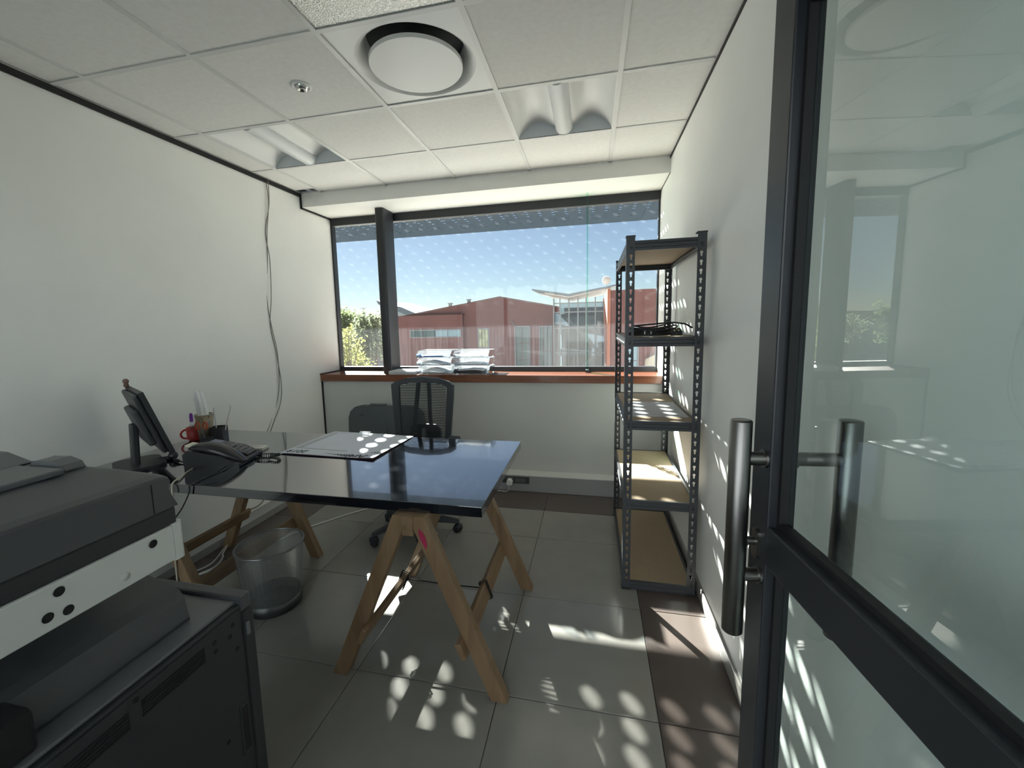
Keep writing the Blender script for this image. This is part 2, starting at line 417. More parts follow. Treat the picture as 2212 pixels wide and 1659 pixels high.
dobj('pane', BX(-.005, .005, YH+.066, .004, .097, .965), M_dglass)
M_steel = mat('brushed_steel', (.23, .225, .215), .30, metal=1.0, bump=(60, .05, (1, 1, 30)))
for sx, xb in ((-1, -.079), (1, .103)):
    h = dobj('handle', MB().lathe([(0, .815), (.0165, .815), (.0182, .817), (.0182, 1.228), (.0165, 1.230), (0, 1.230)], (xb, .02, 0), 28), M_steel)
    for z in (1.158, .932):
        m = MB().tube([(-.034 if sx < 0 else .009, .02, z), (xb*.55+sx*.012, .02, z), (xb-sx*.012, .02, z)], .0125, 14)
        m.tube([(-.034, .02, z), (-.040, .02, z)] if sx < 0 else [(.009, .02, z), (.015, .02, z)], .017, 16)
        dobj('standoff', m, M_steel, h)
lock = dobj('lock', MB().prism(rrect(.012, .030, .0119, 6), (-.036, .03, .99), (0, 1, 0), (0, 0, 1), (-.006, 0, 0)), M_steel)
dobj('thumbturn', MB().tube([(-.042, .03, .994), (-.060, .03, .994)], .008, 12).box(-.064, -.058, .018, .042, .989, .999), M_steel, lock)

# ------------------------------------------------------------------ outside: buildings
M_brick = mat('red_brown_cladding', (.165, .070, .066), .85, noise=(1.2, .10), bump=(3, .1))
M_brick_sunlit = mat('brick_sunlit', (.34, .125, .075), .85, noise=(1.2, .06))  # orange copy of the brick, sunlight put into the colour
M_dkroof = mat('dark_roof_sheet', (.16, .20, .24), .5)
M_bglass = mat('far_window_glass', (.045, .085, .09), .25, spec=.3)
M_bblue = mat('pale_blind', (.22, .33, .40), .7)
M_steelgrey = mat('painted_steel', (.20, .225, .25), .5)
G = -3.6
def win_far(root, x0, x1, z0, z1, y, cols, m_p, frame=.05, rows=1):
    w = obj('window', BX(x0, x1, y-.06, y+.1, z0-frame, z0).box(x0, x1, y-.06, y+.1, z1, z1+frame).box(x0-frame, x0, y-.06, y+.1, z0-frame, z1+frame).box(x1, x1+frame, y-.06, y+.1, z0-frame, z1+frame), M_steelgrey, root)
    dx = (x1-x0)/cols; dz = (z1-z0)/rows
    for i in range(cols):
        for j in range(rows):
            obj('pane', BX(x0+dx*i+.02, x0+dx*(i+1)-.02, y-.03, y-.0, z0+dz*j+.015, z0+dz*(j+1)-.015), m_p[i % len(m_p)] if isinstance(m_p, list) else m_p, w)
    return w
bld = thing('brick_building', 'long red-brown building with a low gable opposite the window', 'building', (-5.5, 24, G))
obj('gable_wall', MB().prism([(-11.9, G), (-.9, G), (-.9, 2.30), (-4.6, 3.04), (-11.9, 1.90)], (0, 24, 0), (1, 0, 0), (0, 0, 1), (0, .9, 0)), M_brick, bld)
obj('coping', MB().bar((-11.9, 23.97, 1.93), (-4.6, 23.97, 3.07), .12, .05).bar((-4.6, 23.97, 3.07), (-.9, 23.97, 2.33), .12, .05), mat('brown_coping', (.13, .06, .055), .7), bld)
obj('projecting_bay', BX(-11.35, -7.0, 23.6, 24.0, G, 1.99), M_brick, bld)
obj('bay_coping', BX(-11.4, -6.95, 23.56, 24.0, 1.99, 2.04), MATS['brown_coping'], bld)
win_far(bld, -10.55, -7.15, .64, 1.05, 23.6, 4, [M_bglass, M_bglass, M_bblue, M_bblue])
win_far(bld, -6.05, -5.42, -.1, 1.06, 24, 3, mat('yellow_green_glass', (.30, .33, .20), .2, noise=(2, .5)))  # panes in a mottled yellow-green base colour
win_far(bld, -3.65, -2.75, G+.6, 1.16, 24, 2, M_bglass, rows=4)
win_far(bld, -2.10, -1.40, G+.2, 1.14, 24, 3, M_bglass, rows=3)
for x in (-7.95, -6.68):
    z = 1.93+(x+11.9)*1.14/7.3
    obj('roof_vent', BX(x-.09, x+.09, 24.05, 24.25, z-.05, z+.20).box(x-.13, x+.13, 24.0, 24.3, z+.20, z+.25), M_steelgrey, bld)
obj('canopy_strut', MB().bar((-3.9, 23.95, 1.55), (-3.45, 23.5, .95), .03, .03), M_steelgrey, bld)

atr = thing('glazed_entrance', 'glass stair hall under a butterfly roof beside the gabled building', 'building', (.4, 22, G))
M_atg = glass_mat('atrium_glass', (.50, .60, .66), .05, (.45, .55, .62), refl=1.0)
for k, x in enumerate((-1.05, -.70, -.20, .30, .75, 1.25, 1.75)):
    obj('column', BX(x-.035, x+.035, 21.95, 22.05, G, 2.74), M_steelgrey, atr)
for z in (-1.9, -.35, 1.05, 1.95, 2.45):
    obj('transom', BX(-1.05, 1.8, 21.96, 22.03, z-.03, z+.03), M_steelgrey, atr)
zs = [G, -1.9, -.35, 1.05, 1.95, 2.45]
xs_ = [-1.05, -.70, -.20, .30, .75, 1.25, 1.75]
for i in range(6):
    for j in range(5):
        if (i, j) == (0, 4): continue
        obj('pane', BX(xs_[i]+.035, xs_[i+1]-.035, 21.985, 22.0, zs[j]+.03, zs[j+1]-.03), M_atg, atr)
obj('floor_slab', BX(-.85, 1.8, 22.3, 25, -.55, -.30), M_steelgrey, atr)
obj('inner_wall', BX(-.65, 2.4, 25.0, 25.3, G, 2.3).box(-.85, 2.4, 25, 25.3, G, 1.9), mat('inner_wall', (.075, .09, .11), .8), atr)
obj('stair', MB().bar((-.8, 23.5, G+.5), (1.4, 23.6, -.3), 1.0, .18).bar((1.4, 23.9, -.3), (-.4, 23.9, 1.6), 1.0, .16), mat('stair_paint', (.33, .30, .25), .7), atr)
obj('roof_wing', MB().prism([(-2.05, 3.12), (-.12, 2.74), (-.12, 2.86), (-2.05, 3.19)], (0, 20.3, 0), (1, 0, 0), (0, 0, 1), (0, 5, 0)), M_dkroof, atr)
obj('roof_wing', MB().prism([(-.12, 2.74), (2.36, 3.20), (2.36, 3.26), (-.12, 2.86)], (0, 20.3, 0), (1, 0, 0), (0, 0, 1), (0, 5, 0)), M_dkroof, atr)
obj('soffit_lining', MB().prism([(-1.4, 2.93), (-.12, 2.68), (-.12, 2.735), (-1.4, 2.985)], (0, 20.5, 0), (1, 0, 0), (0, 0, 1), (0, 4.5, 0)).prism([(-.12, 2.68), (2.0, 3.07), (2.0, 3.13), (-.12, 2.735)], (0, 20.5, 0), (1, 0, 0), (0, 0, 1), (0, 4.5, 0)), mat('roof_soffit', (.50, .47, .45), .6), atr)

wing = thing('rust_wing', 'plain rust-red block with a slanted lit pier right of the glass hall', 'building', (4, 18, G))
obj('front_wall', BX(1.80, 9.0, 18, 20.1, G, 2.80), M_brick, wing)
obj('slanted_pier', MB().add([(1.76, 17.9, G), (1.76, 17.9, 2.86), (1.62, 20.2, 2.50), (1.83, 20.2, -.9), (1.90, 17.9, G), (1.90, 17.9, 2.86), (1.85, 20.2, 2.50), (1.95, 20.2, -.9)],
    [(0, 1, 2, 3), (4, 7, 6, 5), (0, 4, 5, 1), (1, 5, 6, 2), (2, 6, 7, 3), (3, 7, 4, 0)]), M_brick_sunlit, wing)
win_far(wing, 2.62, 3.12, -1.2, 1.05, 18, 1, M_bblue, rows=3)
obj('stair_flank', MB().prism([(3.25, G), (3.45, -.35), (3.95, -.1), (3.95, G)], (0, 17.7, 0), (1, 0, 0), (0, 0, 1), (0, .28, 0)), mat('beige_render', (.42, .37, .30), .8), wing)
dish = thing('satellite_dish', 'small pale satellite dish on the roof edge of the glass hall', 'dish', (1.80, 20.6, 3.2))
obj('reflector', MB().lathe([(.0, .00), (.10, .015), (.19, .05), (.21, .07), (.19, .06), (.10, .03), (0, .015)], (1.78, 20.1, 3.45), 20, axis='y'), mat('dish_white', (.7, .69, .66), .5), dish)
obj('mast', MB().tube([(1.80, 20.6, 3.165), (1.80, 20.6, 3.45), (1.78, 20.12, 3.46)], .025, 8), M_steelgrey, dish)

hall = thing('distant_hall', 'far hall with a curved grey roof rising behind the window post', 'building', (-17, 40, G))
pts = [(-21.85, 4.22), (-20.6, 3.75), (-19.0, 3.40), (-17.6, 2.80), (-15.5, 1.9)]
obj('roof', MB().prism(pts + [(-15.5, 1.6), (-18.2, 2.45), (-20.4, 3.35), (-21.6, 3.75)], (0, 40, 0), (1, 0, 0), (0, 0, 1), (0, 10, 0)), M_dkroof, hall)
obj('wall', MB().prism([(-21.0, G), (-15.5, G), (-15.5, 1.7), (-18.2, 2.5), (-21.0, 3.4)], (0, 40.5, 0), (1, 0, 0), (0, 0, 1), (0, 8, 0)), mat('hall_wall', (.36, .42, .46), .6), hall)
gw = struct('wall_boundary', BX(-60, -16.5, 52, 52.3, G, 1.95), mat('boundary_paint', (.36, .35, .33), .9))
stub = thing('brick_kiosk', 'small brick block rising behind the trees at the window edge', 'building', (-30, 44, G))
obj('wall', BX(-34, -28.6, 44, 46, G, 2.35), M_brick, stub); obj('roof', BX(-34.1, -28.5, 43.9, 46.1, 2.35, 2.47), M_dkroof, stub)
pole = thing('lamp_post', 'thin street lamp post rising behind the far trees', 'street lamp', (-35, 60, G))
obj('pole', MB().tube([(-35, 60, G), (-35, 60, 4.3)], [.11, .07], 8), M_steelgrey, pole)
obj('lamp_head', BX(-35.5, -34.5, 59.9, 60.1, 4.27, 4.36), M_steelgrey, pole)

# ------------------------------------------------------------------ trees
def leaf_mat(name, c, tr=.5):
    m = bpy.data.materials.new(name); m.use_nodes = True
    nt = m.node_tree; b = nt.nodes['Principled BSDF']; b.inputs['Roughness'].default_value = .6; b.inputs['Base Color'].default_value = (*c, 1)
    t = nt.nodes.new('ShaderNodeBsdfTranslucent'); t.inputs[0].default_value = (*[min(1, x*1.5) for x in c], 1)
    mx = nt.nodes.new('ShaderNodeMixShader'); mx.inputs[0].default_value = tr
    nt.links.new(b.outputs[0], mx.inputs[1]); nt.links.new(t.outputs[0], mx.inputs[2]); nt.links.new(mx.outputs[0], nt.nodes['Material Output'].inputs[0])
    return m
M_bark = mat('bark', (.12, .09, .07), .9)
def tree(name, label, x, y, h, r, n, lm, leaf=.14, group=None, twigs=14):
    rr = random.Random(int(x*31+y*7))
    t = thing(name, label, 'tree', (x, y, G), group=group)
    tr = MB(); tr.tube([(x, y, G), (x+.05, y, G+h*.3), (x, y, G+h*.6)], [.16, .12, .06], 8)
    hc = h*.62; cz = G+h-hc/2; ends = []
    for k in range(twigs):
        a = rr.uniform(0, 6.28); zt = rr.uniform(-.8, 1.0); q = math.sqrt(max(0, 1-zt*zt))
        s0 = Vector((x, y, G+h*rr.uniform(.28, .58)))
        e = Vector((x+math.cos(a)*q*r, y+math.sin(a)*q*r, cz+zt*hc/2+(.25 if zt > .6 else 0)))
        mid = (s0+e)/2+Vector((0, 0, .12)); tr.tube([s0, mid, e], [.045, .028, .01], 5, caps=False); ends.append((s0, mid, e))
    obj('trunk', tr, M_bark, t)
    fo = MB()
    for k in range(n):
        s0, mid, e = rr.choice(ends)
        if rr.random() < .6:
            c = mid.lerp(e, rr.random()**.6)+Vector((rr.gauss(0, 1), rr.gauss(0, 1), rr.gauss(0, .8)))*r*.15
        else:
            a = rr.uniform(0, 6.28); zt = rr.uniform(-1, 1); q = math.sqrt(1-zt*zt); w = rr.uniform(.55, 1)*(.86+.14*math.sin(5*a+3*zt))
            c = Vector((x+math.cos(a)*q*r*w, y+math.sin(a)*q*r*w, cz+zt*hc/2*w))
        a = Vector((rr.uniform(-1, 1), rr.uniform(-1, 1), rr.uniform(-1, 1))).normalized()
        b_ = a.orthogonal().normalized(); s_ = leaf*rr.uniform(.6, 1.3)
        fo.add([c-a*s_, c+b_*s_*.45, c+a*s_, c-b_*s_*.45], [(0, 1, 2, 3)])
    f = obj('foliage', fo, lm, t, fixn=False); f['kind'] = 'stuff'
    return t
LM1 = leaf_mat('dull_green_leaf', (.13, .16, .075)); LM2 = leaf_mat('yellow_green_leaf', (.19, .195, .06), .45); LM3 = leaf_mat('grey_green_leaf', (.15, .17, .11))
tree('leafy_tree', 'grey-green tree half hidden by the window post outside', -15.2, 27.2, 5.75, 1.7, 4200, LM3)
tree('leafy_tree', 'dull green tree left of the lamp post outside the window', -19.8, 30.5, 6.05, 2.0, 4600, LM1)
tree('leafy_tree', 'green tree by the brick kiosk at the left window edge', -24.0, 33, 5.9, 2.2, 3600, LM3)
tree('leafy_tree', 'dark green tree beyond the left window jamb, shown in the door glass', -28.5, 30, 6.6, 2.1, 3000, LM1, .18)
tree('leafy_tree', 'taller green tree farthest beyond the left window jamb', -33.5, 32, 7.2, 2.3, 3000, LM1, .18)
tree('yellow_bush', 'bright yellow-green young tree at the lower left of the window', -8.55, 13.0, 4.75, .85, 2200, LM2, .075, twigs=22)

# ------------------------------------------------------------------ ceiling fittings
M_enam = mat('white_fitting', (.78, .79, .78), .35)
M_dkvoid = mat('duct_black', (.03, .035, .035), .8)
df = thing('air_diffuser', 'round white air diffuser with a hanging disc in the ceiling grid', 'air vent', (.3, -.3, ZC))
n = 48; pm = MB(); rr_ = .268
inn = [(.3+rr_*math.cos(2*math.pi*k/n), -.3+rr_*math.sin(2*math.pi*k/n)) for k in range(n)]; out = []
for k in range(n):
    c, s_ = math.cos(2*math.pi*k/n), math.sin(2*math.pi*k/n); t = max(abs(c), abs(s_)); out.append((.3+c/t*.297, -.3+s_/t*.297))
for z0 in (ZC+.006, ZC+.010):
    pm.add([(*p, z0) for p in inn]+[(*p, z0) for p in out], [(k, (k+1) % n, n+(k+1) % n, n+k) for k in range(n)])
obj('face_plate', pm, M_enam, df)
obj('bell', MB().lathe([(.268, ZC+.006), (.262, ZC+.008), (.245, ZC+.022), (.226, ZC+.048), (.215, ZC+.085), (.215, ZC+.105)], (.3, -.3, 0), 48), M_enam, df)
obj('duct', MB().lathe([(.214, ZC+.104), (0, ZC+.104)], (.3, -.3, 0), 48), M_dkvoid, df)
obj('disc', MB().lathe([(0, ZC-.010), (.205, ZC-.010), (.2075, ZC-.007), (.2075, ZC+.006), (.204, ZC+.008), (0, ZC+.010)], (.3, -.3, 0), 64, smooth=False), M_enam, df)
obj('hanger', MB().tube([(.3, -.3, ZC+.01), (.3, -.3, ZC+.104)], .012, 10), M_dkvoid, df)

dl = thing('eyeball_downlight', 'small round adjustable downlight in a ceiling tile', 'downlight', (-.305, -.285, ZC))
obj('trim_ring', MB().lathe([(.030, ZC+.003), (.036, ZC-.002), (.043, ZC-.003), (.049, ZC+.001), (.049, ZC+.006)], (-.305, -.285, 0), 32), M_enam, dl)
obj('eyeball', MB().lathe([(.0, ZC-.004), (.012, ZC-.005), (.014, ZC-.014), (.022, ZC-.014), (.029, ZC-.006), (.032, ZC+.004)], (-.303, -.283, 0), 28), mat('satin_chrome', (.6, .6, .58), .2, metal=1), dl)
obj('lamp_lens', MB().lathe([(0, ZC-.006), (.013, ZC-.006)], (-.303, -.283, 0), 20), mat('lens', (.35, .35, .33), .08), dl)

def luminaire(x0, y0, label):
    t = thing('recessed_luminaire', label, 'ceiling light', (x0+.3, y0+.3, ZC), group='recessed tube lights in the ceiling')
    cxx = x0+.3; half = []
    for k in range(15):
        u = k/14; half.append((-.288+u*.238, .005+.088*math.sin(math.pi*min(1, u*1.06+.0)*.86)**.8 if k else .003))
    prof = half+[(-p[0], p[1]) for p in half[::-1]]
    y1, y2 = y0+.014, y0+.586
    m = MB(); k = len(prof)
    m.add([(cxx+p[0], y1, ZC+p[1]) for p in prof]+[(cxx+p[0], y2, ZC+p[1]) for p in prof], [(i, i+1, k+i+1, k+i) for i in range(k-1)], True)
    obj('reflector', m, M_enam, t, fixn=False)
    for ya, yb in ((y1-.002, y1), (y2, y2+.002)):
        obj('end_plate', MB().prism([(p[0], p[1]) for p in prof], (cxx, ya, ZC), (1, 0, 0), (0, 0, 1), (0, yb-ya, 0)), mat('fitting_grey', (.60, .64, .67), .45), t)
    tb = [(.052*math.cos(a), .041+.046*math.sin(a)) for a in [math.pi+math.pi*q/16 for q in range(17)]]
    m = MB(); k = len(tb)
    m.prism(tb+[(.052, .080), (-.052, .080)], (cxx, y1+.002, ZC), (1, 0, 0), (0, 0, 1), (0, y2-y1-.004, 0), True)
    obj('tube_diffuser', m, mat('tube_cover', (.74, .76, .77), .35), t)
    obj('end_ring', MB().tube([(cxx+p[0]*1.03, y2-.006, ZC+p[1]*1.0-.001) for p in tb], .0025, 6), M_enam, t)
    obj('edge_frame', BX(x0+.012, x0+.016, y1, y2, ZC, ZC+.02).box(x0+.584, x0+.588, y1, y2, ZC, ZC+.02).box(x0+.012, x0+.588, y1-.004, y1, ZC, ZC+.02).box(x0+.012, x0+.588, y2+.002, y2+.004, ZC, ZC+.02), M_enam, t)
luminaire(-1.2, 0, 'recessed white tube light beside the left wall'); luminaire(.6, 0, 'recessed white tube light right of the round diffuser')

# ------------------------------------------------------------------ desk on trestles
ZD = .750
M_desk = mat('black_gloss_paint', (.006, .008, .012), .07, spec=1.0, bump=(260, .035), coat=1.0)
M_desk.node_tree.nodes['Principled BSDF'].inputs['Coat IOR'].default_value = 1.95
desk = obj('desk', BX(-1.339, .685, -.806, .059, ZD-.040, ZD), M_desk, bevel=.002)
tag(desk, 'glossy black door-like slab used as a desk top on two trestles', 'desk')
M_pine = wood_mat('pine', (.17, .105, .055), (.27, .18, .10), 1.0, (10, 10, 1.2), .5)
M_pine2 = wood_mat('pine_along', (.17, .105, .055), (.26, .175, .10), 1.0, (10, 1.2, 10), .5)
def trestle(cx0, y0, y1, spread, label):
    t = thing('trestle', label, 'trestle', (cx0, (y0+y1)/2, 0), group='wooden trestles under the desk')
    zt = ZD-.041
    obj('top_beam', BX(cx0-.022, cx0+.022, y0-.03, y1+.03, zt-.075, zt), M_pine2, t, bevel=.002)
    for y, oy in ((y0, -1), (y1, 1)):
        for sx in (-1, 1):
            a = Vector((cx0+sx*.032, y, zt-.004)); b_ = Vector((cx0+sx*spread, y, .0)); d = (b_-a).normalized()
            w = .058; hw = Vector((d.z, 0, -d.x))*w/2
            if hw.x < 0: hw = -hw
            # foot is cut level with the floor, head level with the beam
            k = lambda p, z: p+d*((z-p.z)/d.z)
            pa, pb, pc, pd = k(a-hw, zt-.002), k(a+hw, zt-.002), k(b_+hw, 0), k(b_-hw, 0)
            vs_ = [p+Vector((0, q, 0)) for q in (-.022, .022) for p in (pa, pb, pc, pd)]
            obj('leg', MB().add(vs_, [(0, 1, 2, 3), (7, 6, 5, 4), (0, 4, 5, 1), (1, 5, 6, 2), (2, 6, 7, 3), (3, 7, 4, 0)]), M_pine, t, bevel=.002)
    for sx in (-1, 1):
        zr = .215; xc_ = .032+(spread-.032)*(1-zr/zt); sl_ = (spread-.032)/zt
        x = cx0+sx*(xc_-.042)
        obj('rail', MB().bar((x, y0-.060, zr), (x, y1+.050, zr), .022, .066, (-sx*sl_, 0, 1)), M_pine2, t, bevel=.002)
    return t
tr1 = trestle(.405, -.815, -.135, .335, 'pine trestle under the right end of the desk, red paint mark on a leg')
obj('paint_mark', MB().prism([(-.004, -.042), (.008, -.026), (.014, 0), (.012, .024), (.002, .044), (-.006, .026), (-.008, 0)], (.462, -.8375, .622), (.925, 0, .38), (-.38, 0, .925), (0, -.0012, 0)), mat('magenta_paint', (.35, .02, .07), .6), tr1, label='magenta paint mark')
trestle(-.925, -.775, -.06, .33, 'pine trestle under the left end of the desk beside the waste bin')
M_rope = mat('black_cord', (.015, .014, .013), .9)
rp = MB(); xa, xb = .405-.203, .405+.203
rp.tube([(xa+.024, -.50, .222), (xa+.2, -.50, .219), (xb-.15, -.50, .219), (xb-.024, -.50, .222)], .0028, 6)
for xq, s_ in ((xa, -1), (xb, 1)):
    sl_ = s_*.295/.724
    for yy in (-.507, -.495):
        lp = [(-.0155, -.037), (.0155, -.037), (.0155, .037), (-.0155, .037)]
        rp.tube([(xq+p[0]-sl_*0-(-s_)*0 + p[1]*(-sl_)*-1*-1, yy+.004*p[1]/.037, .215+p[1]+p[0]*sl_) for p in lp], .0032, 6, closed=True)
    rp.tube([(xq-s_*.018, -.50, .224), (xq-s_*.028, -.50, .220)], [.009, .007], 8)
tag(obj('cord', rp, M_rope), 'black cord tied tight between the two rails of the right trestle', 'cord')

# ------------------------------------------------------------------ waste bin
M_mesh = bpy.data.materials.new('wire_mesh'); M_mesh.use_nodes = True
nt = M_mesh.node_tree; b = nt.nodes['Principled BSDF']; b.inputs['Base Color'].default_value = (.38, .39, .40, 1); b.inputs['Metallic'].default_value = .7; b.inputs['Roughness'].default_value = .4
tr_ = nt.nodes.new('ShaderNodeBsdfTransparent'); mx = nt.nodes.new('ShaderNodeMixShader')
tcn = nt.nodes.new('ShaderNodeTexCoord'); sep = nt.nodes.new('ShaderNodeSeparateXYZ'); at2 = nt.nodes.new('ShaderNodeMath'); at2.operation = 'ARCTAN2'
nt.links.new(tcn.outputs['Object'], sep.inputs[0]); nt.links.new(sep.outputs['Y'], at2.inputs[0]); nt.links.new(sep.outputs['X'], at2.inputs[1])
def wav(src, k):
    m_ = nt.nodes.new('ShaderNodeMath'); m_.operation = 'MULTIPLY'; m_.inputs[1].default_value = k; nt.links.new(src, m_.inputs[0])
    q = nt.nodes.new('ShaderNodeMath'); q.operation = 'SINE'; nt.links.new(m_.outputs[0], q.inputs[0])
    g = nt.nodes.new('ShaderNodeMath'); g.operation = 'GREATER_THAN'; g.inputs[1].default_value = .62; nt.links.new(q.outputs[0], g.inputs[0]); return g.outputs[0]
mxm = nt.nodes.new('ShaderNodeMath'); mxm.operation = 'MAXIMUM'; nt.links.new(wav(at2.outputs[0], 190), mxm.inputs[0]); nt.links.new(wav(sep.outputs['Z'], 1500), mxm.inputs[1])
nt.links.new(mxm.outputs[0], mx.inputs[0]); nt.links.new(tr_.outputs[0], mx.inputs[1]); nt.links.new(b.outputs[0], mx.inputs[2]); nt.links.new(mx.outputs[0], nt.nodes['Material Output'].inputs[0])
M_wire = mat('bin_wire', (.30, .31, .32), .3, metal=.9)
bn = thing('waste_bin', 'round wire mesh waste bin on the floor in front of the desk', 'bin', (-.525, -.50, 0))
def bc(r, z): return (r, z)
obj('basket', MB().lathe([(.126, .008), (.130, .05), (.156, .325)], (0, 0, 0), 48), M_mesh, bn, local=True, fixn=False)
obj('rim', MB().tube([(.157*math.cos(2*math.pi*k/48), .157*math.sin(2*math.pi*k/48), .327) for k in range(48)], .0048, 8, closed=True), M_wire, bn, local=True)
obj('base_band', MB().lathe([(.1275, .004), (.1305, .004), (.133, .062), (.130, .062)], (0, 0, 0), 48), mat('bin_band', (.12, .125, .13), .4, metal=.6), bn, local=True)
obj('base', MB().lathe([(0, .002), (.128, .002), (.128, .010), (0, .010)], (0, 0, 0), 48), mat('bin_base', (.10, .105, .11), .45, metal=.5), bn, local=True)
obj('seam', MB().bar((-.132*.6, -.105, .06), (-.157*.6, -.126, .32), .004, .003), M_wire, bn, local=True)

# ------------------------------------------------------------------ shelving
M_post = mat('dark_grey_powder_coat', (.042, .046, .053), .40, noise=(30, .05))
M_mdf = mat('raw_fibreboard', (.32, .24, .155), .75, noise=(60, .05))
SX0, SX1, SY0, SY1, SH = 1.234, 1.592, -.050, .850, 1.812
sh = thing('shelving_unit', 'tall grey slotted-post shelving unit with five boards at the right wall', 'shelf', ((SX0+SX1)/2, (SY0+SY1)/2, 0))
def keyhole(nh=7):
    pts = []
    R1, R2, off = .0070, .0036, .0115     # round head above a narrow slot
    for k in range(nh+1):
        a = R(-55+290*k/nh); pts.append((R1*math.cos(a), .004+R1*math.sin(a)))
    for a in (180, 225, 270, 315, 360): pts.append((R2*math.cos(R(a)), -off+R2*math.sin(R(a))))
    return pts
KH = keyhole()
def post(name, x, y, sx, sy):
    """angle post: one flange along x, one along y, keyhole slots right through"""
    m = MB(); W = .040; tks = .0018; pitch = .0414; n = int(SH/pitch); z = .02
    for fl_ in (0, 1):
        for k in range(n+1):
            z0 = k*pitch; z1 = min(z0+pitch, SH)
            if z1-z0 < .005: continue
            full = z1-z0 > pitch*.98 and k > 0
            def P(u, v, w):   # u along the flange from the corner, v up, w thickness inwards
                return (x+sx*u, y+sy*w, v) if fl_ == 0 else (x+sx*w, y+sy*u, v)
            if not full:
                for w in (0, tks): m.add([P(0, z0, w), P(W, z0, w), P(W, z1, w), P(0, z1, w)], [(0, 1, 2, 3)])
                continue
            uc = W*.56; zc = (z0+z1)/2; kk = len(KH)
            ring = []
            for p in KH:
                a = math.atan2(p[1]+.003, p[0]); c, s_ = math.cos(a), math.sin(a)
                hu = (W-uc) if c > 0 else uc; t = 1/max(abs(c)/hu, abs(s_)/(pitch/2), 1e-6)
                ring.append((uc+c*t, zc+s_*t))
            crn = [(W, z1), (0, z1), (0, z0), (W, z0)]
            for cu in crn:
                i = min(range(kk), key=lambda i: (ring[i][0]-cu[0])**2+(ring[i][1]-cu[1])**2); ring[i] = cu
            for w, rev in ((0, 0), (tks, 1)):
                m.add([P(uc+p[0], zc+p[1], w) for p in KH]+[P(q[0], q[1], w) for q in ring], [((i, (i+1) % kk, kk+(i+1) % kk, kk+i)) for i in range(kk)])
            m.add([P(uc+p[0], zc+p[1], 0) for p in KH]+[P(uc+p[0], zc+p[1], tks) for p in KH], [(i, (i+1) % kk, kk+(i+1) % kk, kk+i) for i in range(kk)])
        m.add([(x+sx*W, y, 0), (x+sx*W, y+sy*tks, 0), (x+sx*W, y+sy*tks, SH), (x+sx*W, y, SH)] if fl_ == 0 else [(x, y+sy*W, 0), (x+sx*tks, y+sy*W, 0), (x+sx*tks, y+sy*W, SH), (x, y+sy*W, SH)], [(0, 1, 2, 3)])
    p_ = obj(name, m, M_post, sh, fixn=False)
    capx = sorted((x-sx*.002, x+sx*.042)); capy = sorted((y-sy*.002, y+sy*.042))
    obj('cap', BX(capx[0], capx[1], capy[0], capy[1], SH, SH+.005), mat('black_cap', (.02, .02, .022), .5), p_)
    obj('foot', BX(capx[0], capx[1], capy[0], capy[1], .0, .012), MATS['black_cap'], p_)
for x, y, sx, sy in ((SX0, SY0, 1, 1), (SX1, SY0, -1, 1), (SX0, SY1, 1, -1), (SX1, SY1, -1, -1)): post('post', x, y, sx, sy)
LV = [.048, .495, .910, 1.330, 1.792]
def beam(a, b_, z, inward):
    """rolled beam: upper web, a fold, a lower lip turned in to carry the board"""
    a = Vector(a); b_ = Vector(b_); i = Vector(inward)
    prof = [(0, 0), (0, -.013), (.004, -.016), (.004, -.030), (0, -.034), (0, -.046), (.014, -.046), (.014, -.044), (.002, -.044), (.002, -.033), (.006, -.029), (.006, -.017), (.002, -.012), (.002, -.002), (.012, -.002), (.012, 0)]
    m = MB(); n_ = len(prof)
    va = [a+i*p[0]+Vector((0, 0, z+p[1])) for p in prof]; vb = [b_+i*p[0]+Vector((0, 0, z+p[1])) for p in prof]
    return m.add(va+vb, [(k, (k+1) % n_, n_+(k+1) % n_, n_+k) for k in range(n_)]).add(va, [tuple(range(n_))]).add(vb, [tuple(range(n_))[::-1]])
for z in LV:
    e = .003
    obj('beam', beam((SX0+e, SY0+e, 0), (SX1-e, SY0+e, 0), z, (0, 1, 0)), M_post, sh)
    obj('beam', beam((SX0+e, SY1-e, 0), (SX1-e, SY1-e, 0), z, (0, -1, 0)), M_post, sh)
    obj('beam', beam((SX0+e, SY0+e, 0), (SX0+e, SY1-e, 0), z, (1, 0, 0)), M_post, sh)
    obj('beam', beam((SX1-e, SY0+e, 0), (SX1-e, SY1-e, 0), z, (-1, 0, 0)), M_post, sh)
    obj('board', BX(SX0+.010, SX1-.010, SY0+.010, SY1-.010, z-.012, z-.0035), M_mdf, sh)
# white sheet on the third board
M_paper = mat('white_paper', (.82, .83, .85), .6)
nt = M_paper.node_tree; tl_ = nt.nodes.new('ShaderNodeBsdfTranslucent'); tl_.inputs[0].default_value = (.85, .86, .88, 1); mx = nt.nodes.new('ShaderNodeMixShader'); mx.inputs[0].default_value = .45
nt.links.new(nt.nodes['Principled BSDF'].outputs[0], mx.inputs[1]); nt.links.new(tl_.outputs[0], mx.inputs[2]); nt.links.new(mx.outputs[0], nt.nodes['Material Output'].inputs[0])
zz = LV[2]-.0035
pp = obj('paper_sheet', MB().add([(1.272, .075, zz+.0004), (1.566, .085, zz+.0004), (1.560, .500, zz+.0012), (1.268, .492, zz+.0012), (1.272, .075, zz+.001), (1.566, .085, zz+.001), (1.560, .500, zz+.0018), (1.268, .492, zz+.0018)],
    [(3, 2, 1, 0), (4, 5, 6, 7), (0, 1, 5, 4), (1, 2, 6, 5), (2, 3, 7, 6), (3, 0, 4, 7)]), M_paper)
tag(pp, 'large white paper sheet lying on the middle shelf board', 'paper')
